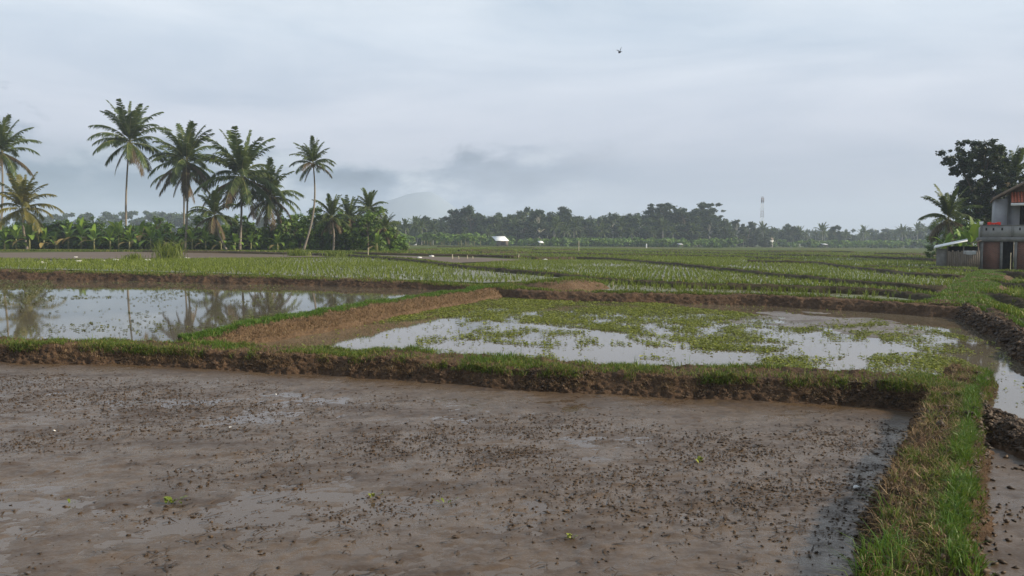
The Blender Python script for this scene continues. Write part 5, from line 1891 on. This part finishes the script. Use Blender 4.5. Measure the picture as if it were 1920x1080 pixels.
MAIN = [(600, 612), (640, 592), (760, 572), (850, 560), (960, 556), (1200, 562), (1380, 584), (1460, 598), (1560, 604), (1640, 598), (1660, 606), (1640, 614), (1560, 620), (1470, 626), (1500, 640), (1490, 652), (1420, 660), (1340, 658), (1260, 654),
        (1190, 646), (1160, 628), (1080, 612), (980, 604), (910, 600), (870, 606), (850, 596), (790, 600), (720, 606)]
M2 = [(840, 632), (900, 616), (980, 612), (1060, 622), (1120, 640), (1110, 656), (1040, 652), (960, 642), (880, 640)]
M3 = [(1405, 672), (1470, 666), (1540, 670), (1560, 684), (1510, 692), (1430, 690)]
M4 = [(1610, 694), (1640, 668), (1720, 664), (1800, 676), (1840, 696), (1820, 714), (1740, 704), (1660, 712)]
M5 = [(1640, 612), (1700, 598), (1790, 606), (1800, 634), (1720, 642), (1650, 636)]
M6 = [(1540, 622), (1640, 616), (1620, 638), (1545, 640)]
M7 = [(1700, 640), (1830, 648), (1850, 664), (1740, 664)]
r = np.random.default_rng(310)
n = 230000
x, y = r.uniform(-7, 9.5, n), r.uniform(9.5, 29, n)
px_, py_ = px_of(np.stack([x, y, np.full(n, ZB)], 1))
wob = 16 * fbm(x * 0.8, y * 0.5, 3, 311)
wx = px_ + 40 * fbm(x * 0.7, y * 0.4, 3, 312)
wy = py_ + 7 * fbm(x * 0.9 + 5, y * 0.5, 3, 313)
dn = np.full(n, 0.012)
fine = fbm(x * 1.8, y * 1.1, 3, 314)
for pol, a, b in ((MAIN, 0.58, 1.35), (M2, 0.28, 0.9), (M3, 0.55, 0.8), (M4, 0.60, 0.8), (M5, 0.22, 0.8), (M6, 0.35, 0.8), (M7, 0.25, 0.8)):
    dn = np.maximum(dn, np.where(in_poly(wx, wy, pol), np.clip(a + b * fine, 0.03, 0.95), 0))
dn = np.maximum(dn, np.where((px_ > 780) & (px_ < 1900) & (py_ > 596), np.clip((fine - 0.25) * 0.9, 0, 0.4), 0))
mf = (np.hypot((px_ - 1500) / 130, (py_ - 602) / 12) < 1)
dn = np.where(mf, dn * 0.25, dn)
inB = in_poly(x, y, [p[:2] for p in bc_line] + [p[:2] for p in b_line[1:-1]] + [p[:2] for p in rb_line[2:6]] + [p[:2] for p in cb_line[::-1]] + [p[:2] for p in ab_line[::-1] if p[0] > -6.0])
k = inB & (r.random(n) < dn)
brown = (fbm(x * 0.6 + 7, y * 0.35, 3, 318) + (y - 21) * 0.06 + 0.35 * r.normal(0, 1, n)) > 0.35
weed_obj('floating_weeds', x[k & ~brown], y[k & ~brown], ZB, 0.025, 'weed', 'bright green floating weeds spread over the pond in the middle', 315)
weed_obj('floating_weeds', x[k & brown], y[k & brown], ZB, 0.020, 'weed_dull', 'olive brown floating weeds among the bright ones on the middle pond', 316, 0.015)
n = 90000
x, y = r.uniform(-34, -3, n), r.uniform(14, 47, n)
px_, py_ = px_of(np.stack([x, y, np.full(n, ZC)], 1))
fine = fbm(x * 0.5, y * 0.4, 4, 321)
dn = np.clip((fine - 0.04) * 0.75, 0.008, 0.35) * np.where(px_ > 560, 0.15, 1.0)
dn = np.where((px_ < 100) & (py_ < 580), np.clip(0.3 + fine, 0.02, 0.5), dn)
dn = np.where((px_ > 240) & (px_ < 520) & (py_ < 620), np.maximum(dn, np.clip(0.10 + 0.8 * fine, 0.01, 0.35)), dn)
inC = in_poly(x, y, [p[:2] for p in ab_line if p[0] < -5.5] + [p[:2] for p in bc_line] + [p[:2] for p in c_line[::-1]])
k = inC & (r.random(n) < dn)
weed_obj('floating_weeds', x[k], y[k], ZC, 0.032, 'weed_dull', 'olive floating weeds scattered over the left pond', 325, 0.015)

# crumbs and rotted stalks on the mud
r = np.random.default_rng(330)
n = 330000
x, y = r.uniform(-10.5, 4.6, n), r.uniform(4.0, 14.5, n)
cl1 = fbm(x * 0.45 + 3, y * 0.7, 3, 331) + 0.7 * fbm(x * 1.7, y * 2.3, 3, 332) + 0.35 * fbm(x * 6, y * 7, 2, 333)
foot = lambda x, y: np.clip((line_side(x, y, ab_line) - 1.2 - y) / 1.2, 0.05, 1)
dn = np.clip((cl1 + 0.05) * 0.6, 0.03, 0.8) * foot(x, y)
k = in_a(x, y) & (r.random(n) < dn * 0.42)
xs_, ys_ = [x[k]], [y[k]]
for _ in range(1050):                                   # mats of stubble turned up by the plough
    cx0_, cy0_ = r.uniform(-10, 4.4), r.uniform(4.2, 13.4)
    if fbm(np.array([cx0_ * 0.4]), np.array([cy0_ * 0.6]), 2, 337)[0] < -0.12:
        continue
    m_ = int(30 + 130 * r.random() ** 2)
    sx_, sy_ = 0.12 + 0.40 * r.random(), 0.08 + 0.2 * r.random()
    a_ = r.normal(0.15, 0.5)
    u_, v_ = r.normal(0, sx_, m_), r.normal(0, sy_, m_)
    xs_.append(cx0_ + u_ * math.cos(a_) - v_ * math.sin(a_))
    ys_.append(cy0_ + u_ * math.sin(a_) + v_ * math.cos(a_))
xs_, ys_ = np.concatenate(xs_), np.concatenate(ys_)
k2 = in_a(xs_, ys_) & (r.random(len(xs_)) < foot(xs_, ys_) + 0.05)
xs_, ys_ = xs_[k2], ys_[k2]
P = np.stack([xs_, ys_, np.maximum(mud_height(xs_, ys_), -0.003) + 0.006 * r.random(len(xs_))], 1)
crumbs_obj('mud_crumbs', P, 0.0088, 'crumb', 'dark crumbs of mud and rotted stubble strewn over the mud plot', 334, 0.6)
k = in_a(x, y) & (r.random(n) < dn * 0.045 + 0.003)
x, y = np.concatenate([x[k], xs_[::9]]), np.concatenate([y[k], ys_[::9]])
P = np.stack([x, y, np.maximum(mud_height(x, y), 0.0) + 0.006], 1)


def sticks_obj(name, P, ln, wd, mat, label, seed):
    r = np.random.default_rng(seed)
    n = len(P)
    a = r.normal(0.4, 0.7, n)
    L_ = ln * (0.3 + 1.2 * r.random(n) ** 2)
    d = np.stack([np.cos(a), np.sin(a), 0.10 * r.normal(0, 1, n)], 1) * L_[:, None]
    s = np.stack([-np.sin(a), np.cos(a), 0 * a], 1) * wd
    c = np.stack([-np.sin(a), np.cos(a), 0 * a], 1) * (L_ * 0.18 * r.normal(0, 1, n))[:, None]
    up = np.array([0, 0, wd * 1.2])
    V = np.stack([P - d / 2 - s, P - d / 2 + s, P + c + s + up, P + c - s + up, P + d / 2], 1).reshape(-1, 3)
    b = np.arange(n)[:, None] * 5
    o = obj(name, mk_mesh(name, V, [np.concatenate([b, b + 1, b + 2, b + 3], 1), np.concatenate([b + 3, b + 2, b + 4], 1)], M[mat], np.repeat(r.random(n), 5)))
    return tag(o, label, 'stalks', None, 'stuff')


sticks_obj('rotted_stalks', P, 0.13, 0.006, 'crumb', 'thin dark rotted stalks lying on the mud plot', 336)
n = 14000
x, y = r.uniform(3, 8.5, n), r.uniform(3.6, 8.2, n)
k = in_d(x, y) & (r.random(n) < np.clip(0.4 + fbm(x * 0.9, y * 0.9, 3, 338), 0.03, 0.8))
P = np.stack([x[k], y[k], np.maximum(mud_height(x[k], y[k]) + 0.012, 0.0) + 0.004], 1)
crumbs_obj('mud_crumbs', P, 0.016, 'crumb', 'dark mud crumbs on the narrow plot at the right edge', 339, 0.8)
# crumbs fallen at the foot of the bank
P = on_grid(bund_ab, 26000, 0.95, 2.15, cm(1.5, 0.1, 1.2, 345, 0.05), 340)
crumbs_obj('soil_clods', P, 0.013, 'crumb', 'crumbled clods on the face of the bank behind the mud plot', 341, 0.9, 'clods')


# small green plants on the mud
def sprig(label, px, py, n, size, mat, seed):
    c = atz(px, py, 0.0)
    t = thing('water_plant', label, 'small plant', (c[0], c[1], 0.012), 0, 'small green plants on the mud')
    r = np.random.default_rng(seed)
    for i in range(n):
        L_ = size * (0.6 + 0.8 * r.random())
        a = i * 2.4
        V = []
        for k_ in range(5):
            q = k_ / 4
            w_ = 0.28 * L_ * math.sin(math.pi * min(0.97, 0.1 + 0.85 * q))
            hh = L_ * 0.7 * math.sin(q * 1.9)
            V += [(L_ * q, -w_, hh), (L_ * q, w_, hh)]
        Q = [[2 * k_, 2 * k_ + 1, 2 * k_ + 3, 2 * k_ + 2] for k_ in range(4)]
        obj('leaf', mk_mesh('leaf', V, [Q], M[mat], np.full(len(V), 0.5 + 0.4 * r.random()), smooth=True), t, (0.03 * r.normal(), 0.03 * r.normal(), 0), (0, 0, a))
    return t


M['sprig'] = foliage('fresh_sprig', (0.08, 0.11, 0.015), (0.15, 0.19, 0.022), (0.20, 0.23, 0.035), 0.4, 0.3, 0.0)
sprig('bright yellow-green water plant lying on the near mud, the biggest', 328, 946, 9, 0.055, 'sprig', 351)
sprig('tiny yellow-green sprig left of the biggest water plant', 134, 946, 4, 0.028, 'sprig', 352)
sprig('small green sprig on the mud near the middle', 832, 944, 5, 0.03, 'sprig', 353)
sprig('pale green upright sprig on the mud right of the middle', 1066, 1012, 5, 0.035, 'weed', 354)
sprig('faint green sprig on the mud left of the middle', 702, 936, 3, 0.05, 'weed', 355)
sprig('faint green sprig on the mud near the dark corner', 1312, 868, 5, 0.05, 'weed', 356)

# ------------------------------------------------------------------ haze: the damp morning air
hb_ = MB().box(-2600, 2600, -60, 2900, -9.5, 128)
haze = hb_.build('haze', None)
m = bpy.data.materials.new('haze_air')
m.use_nodes = True
t = m.node_tree
t.nodes.clear()
out = t.nodes.new('ShaderNodeOutputMaterial')
pv = t.nodes.new('ShaderNodeVolumePrincipled')
pv.inputs['Color'].default_value = (0.72, 0.825, 0.98, 1)
pv.inputs['Density'].default_value = 0.00040
pv.inputs['Anisotropy'].default_value = 0.0
t.links.new(pv.outputs[0], out.inputs['Volume'])
haze.data.materials.append(m)
tag(haze, 'pale bluish haze in the air over the fields', 'haze', None, 'stuff')
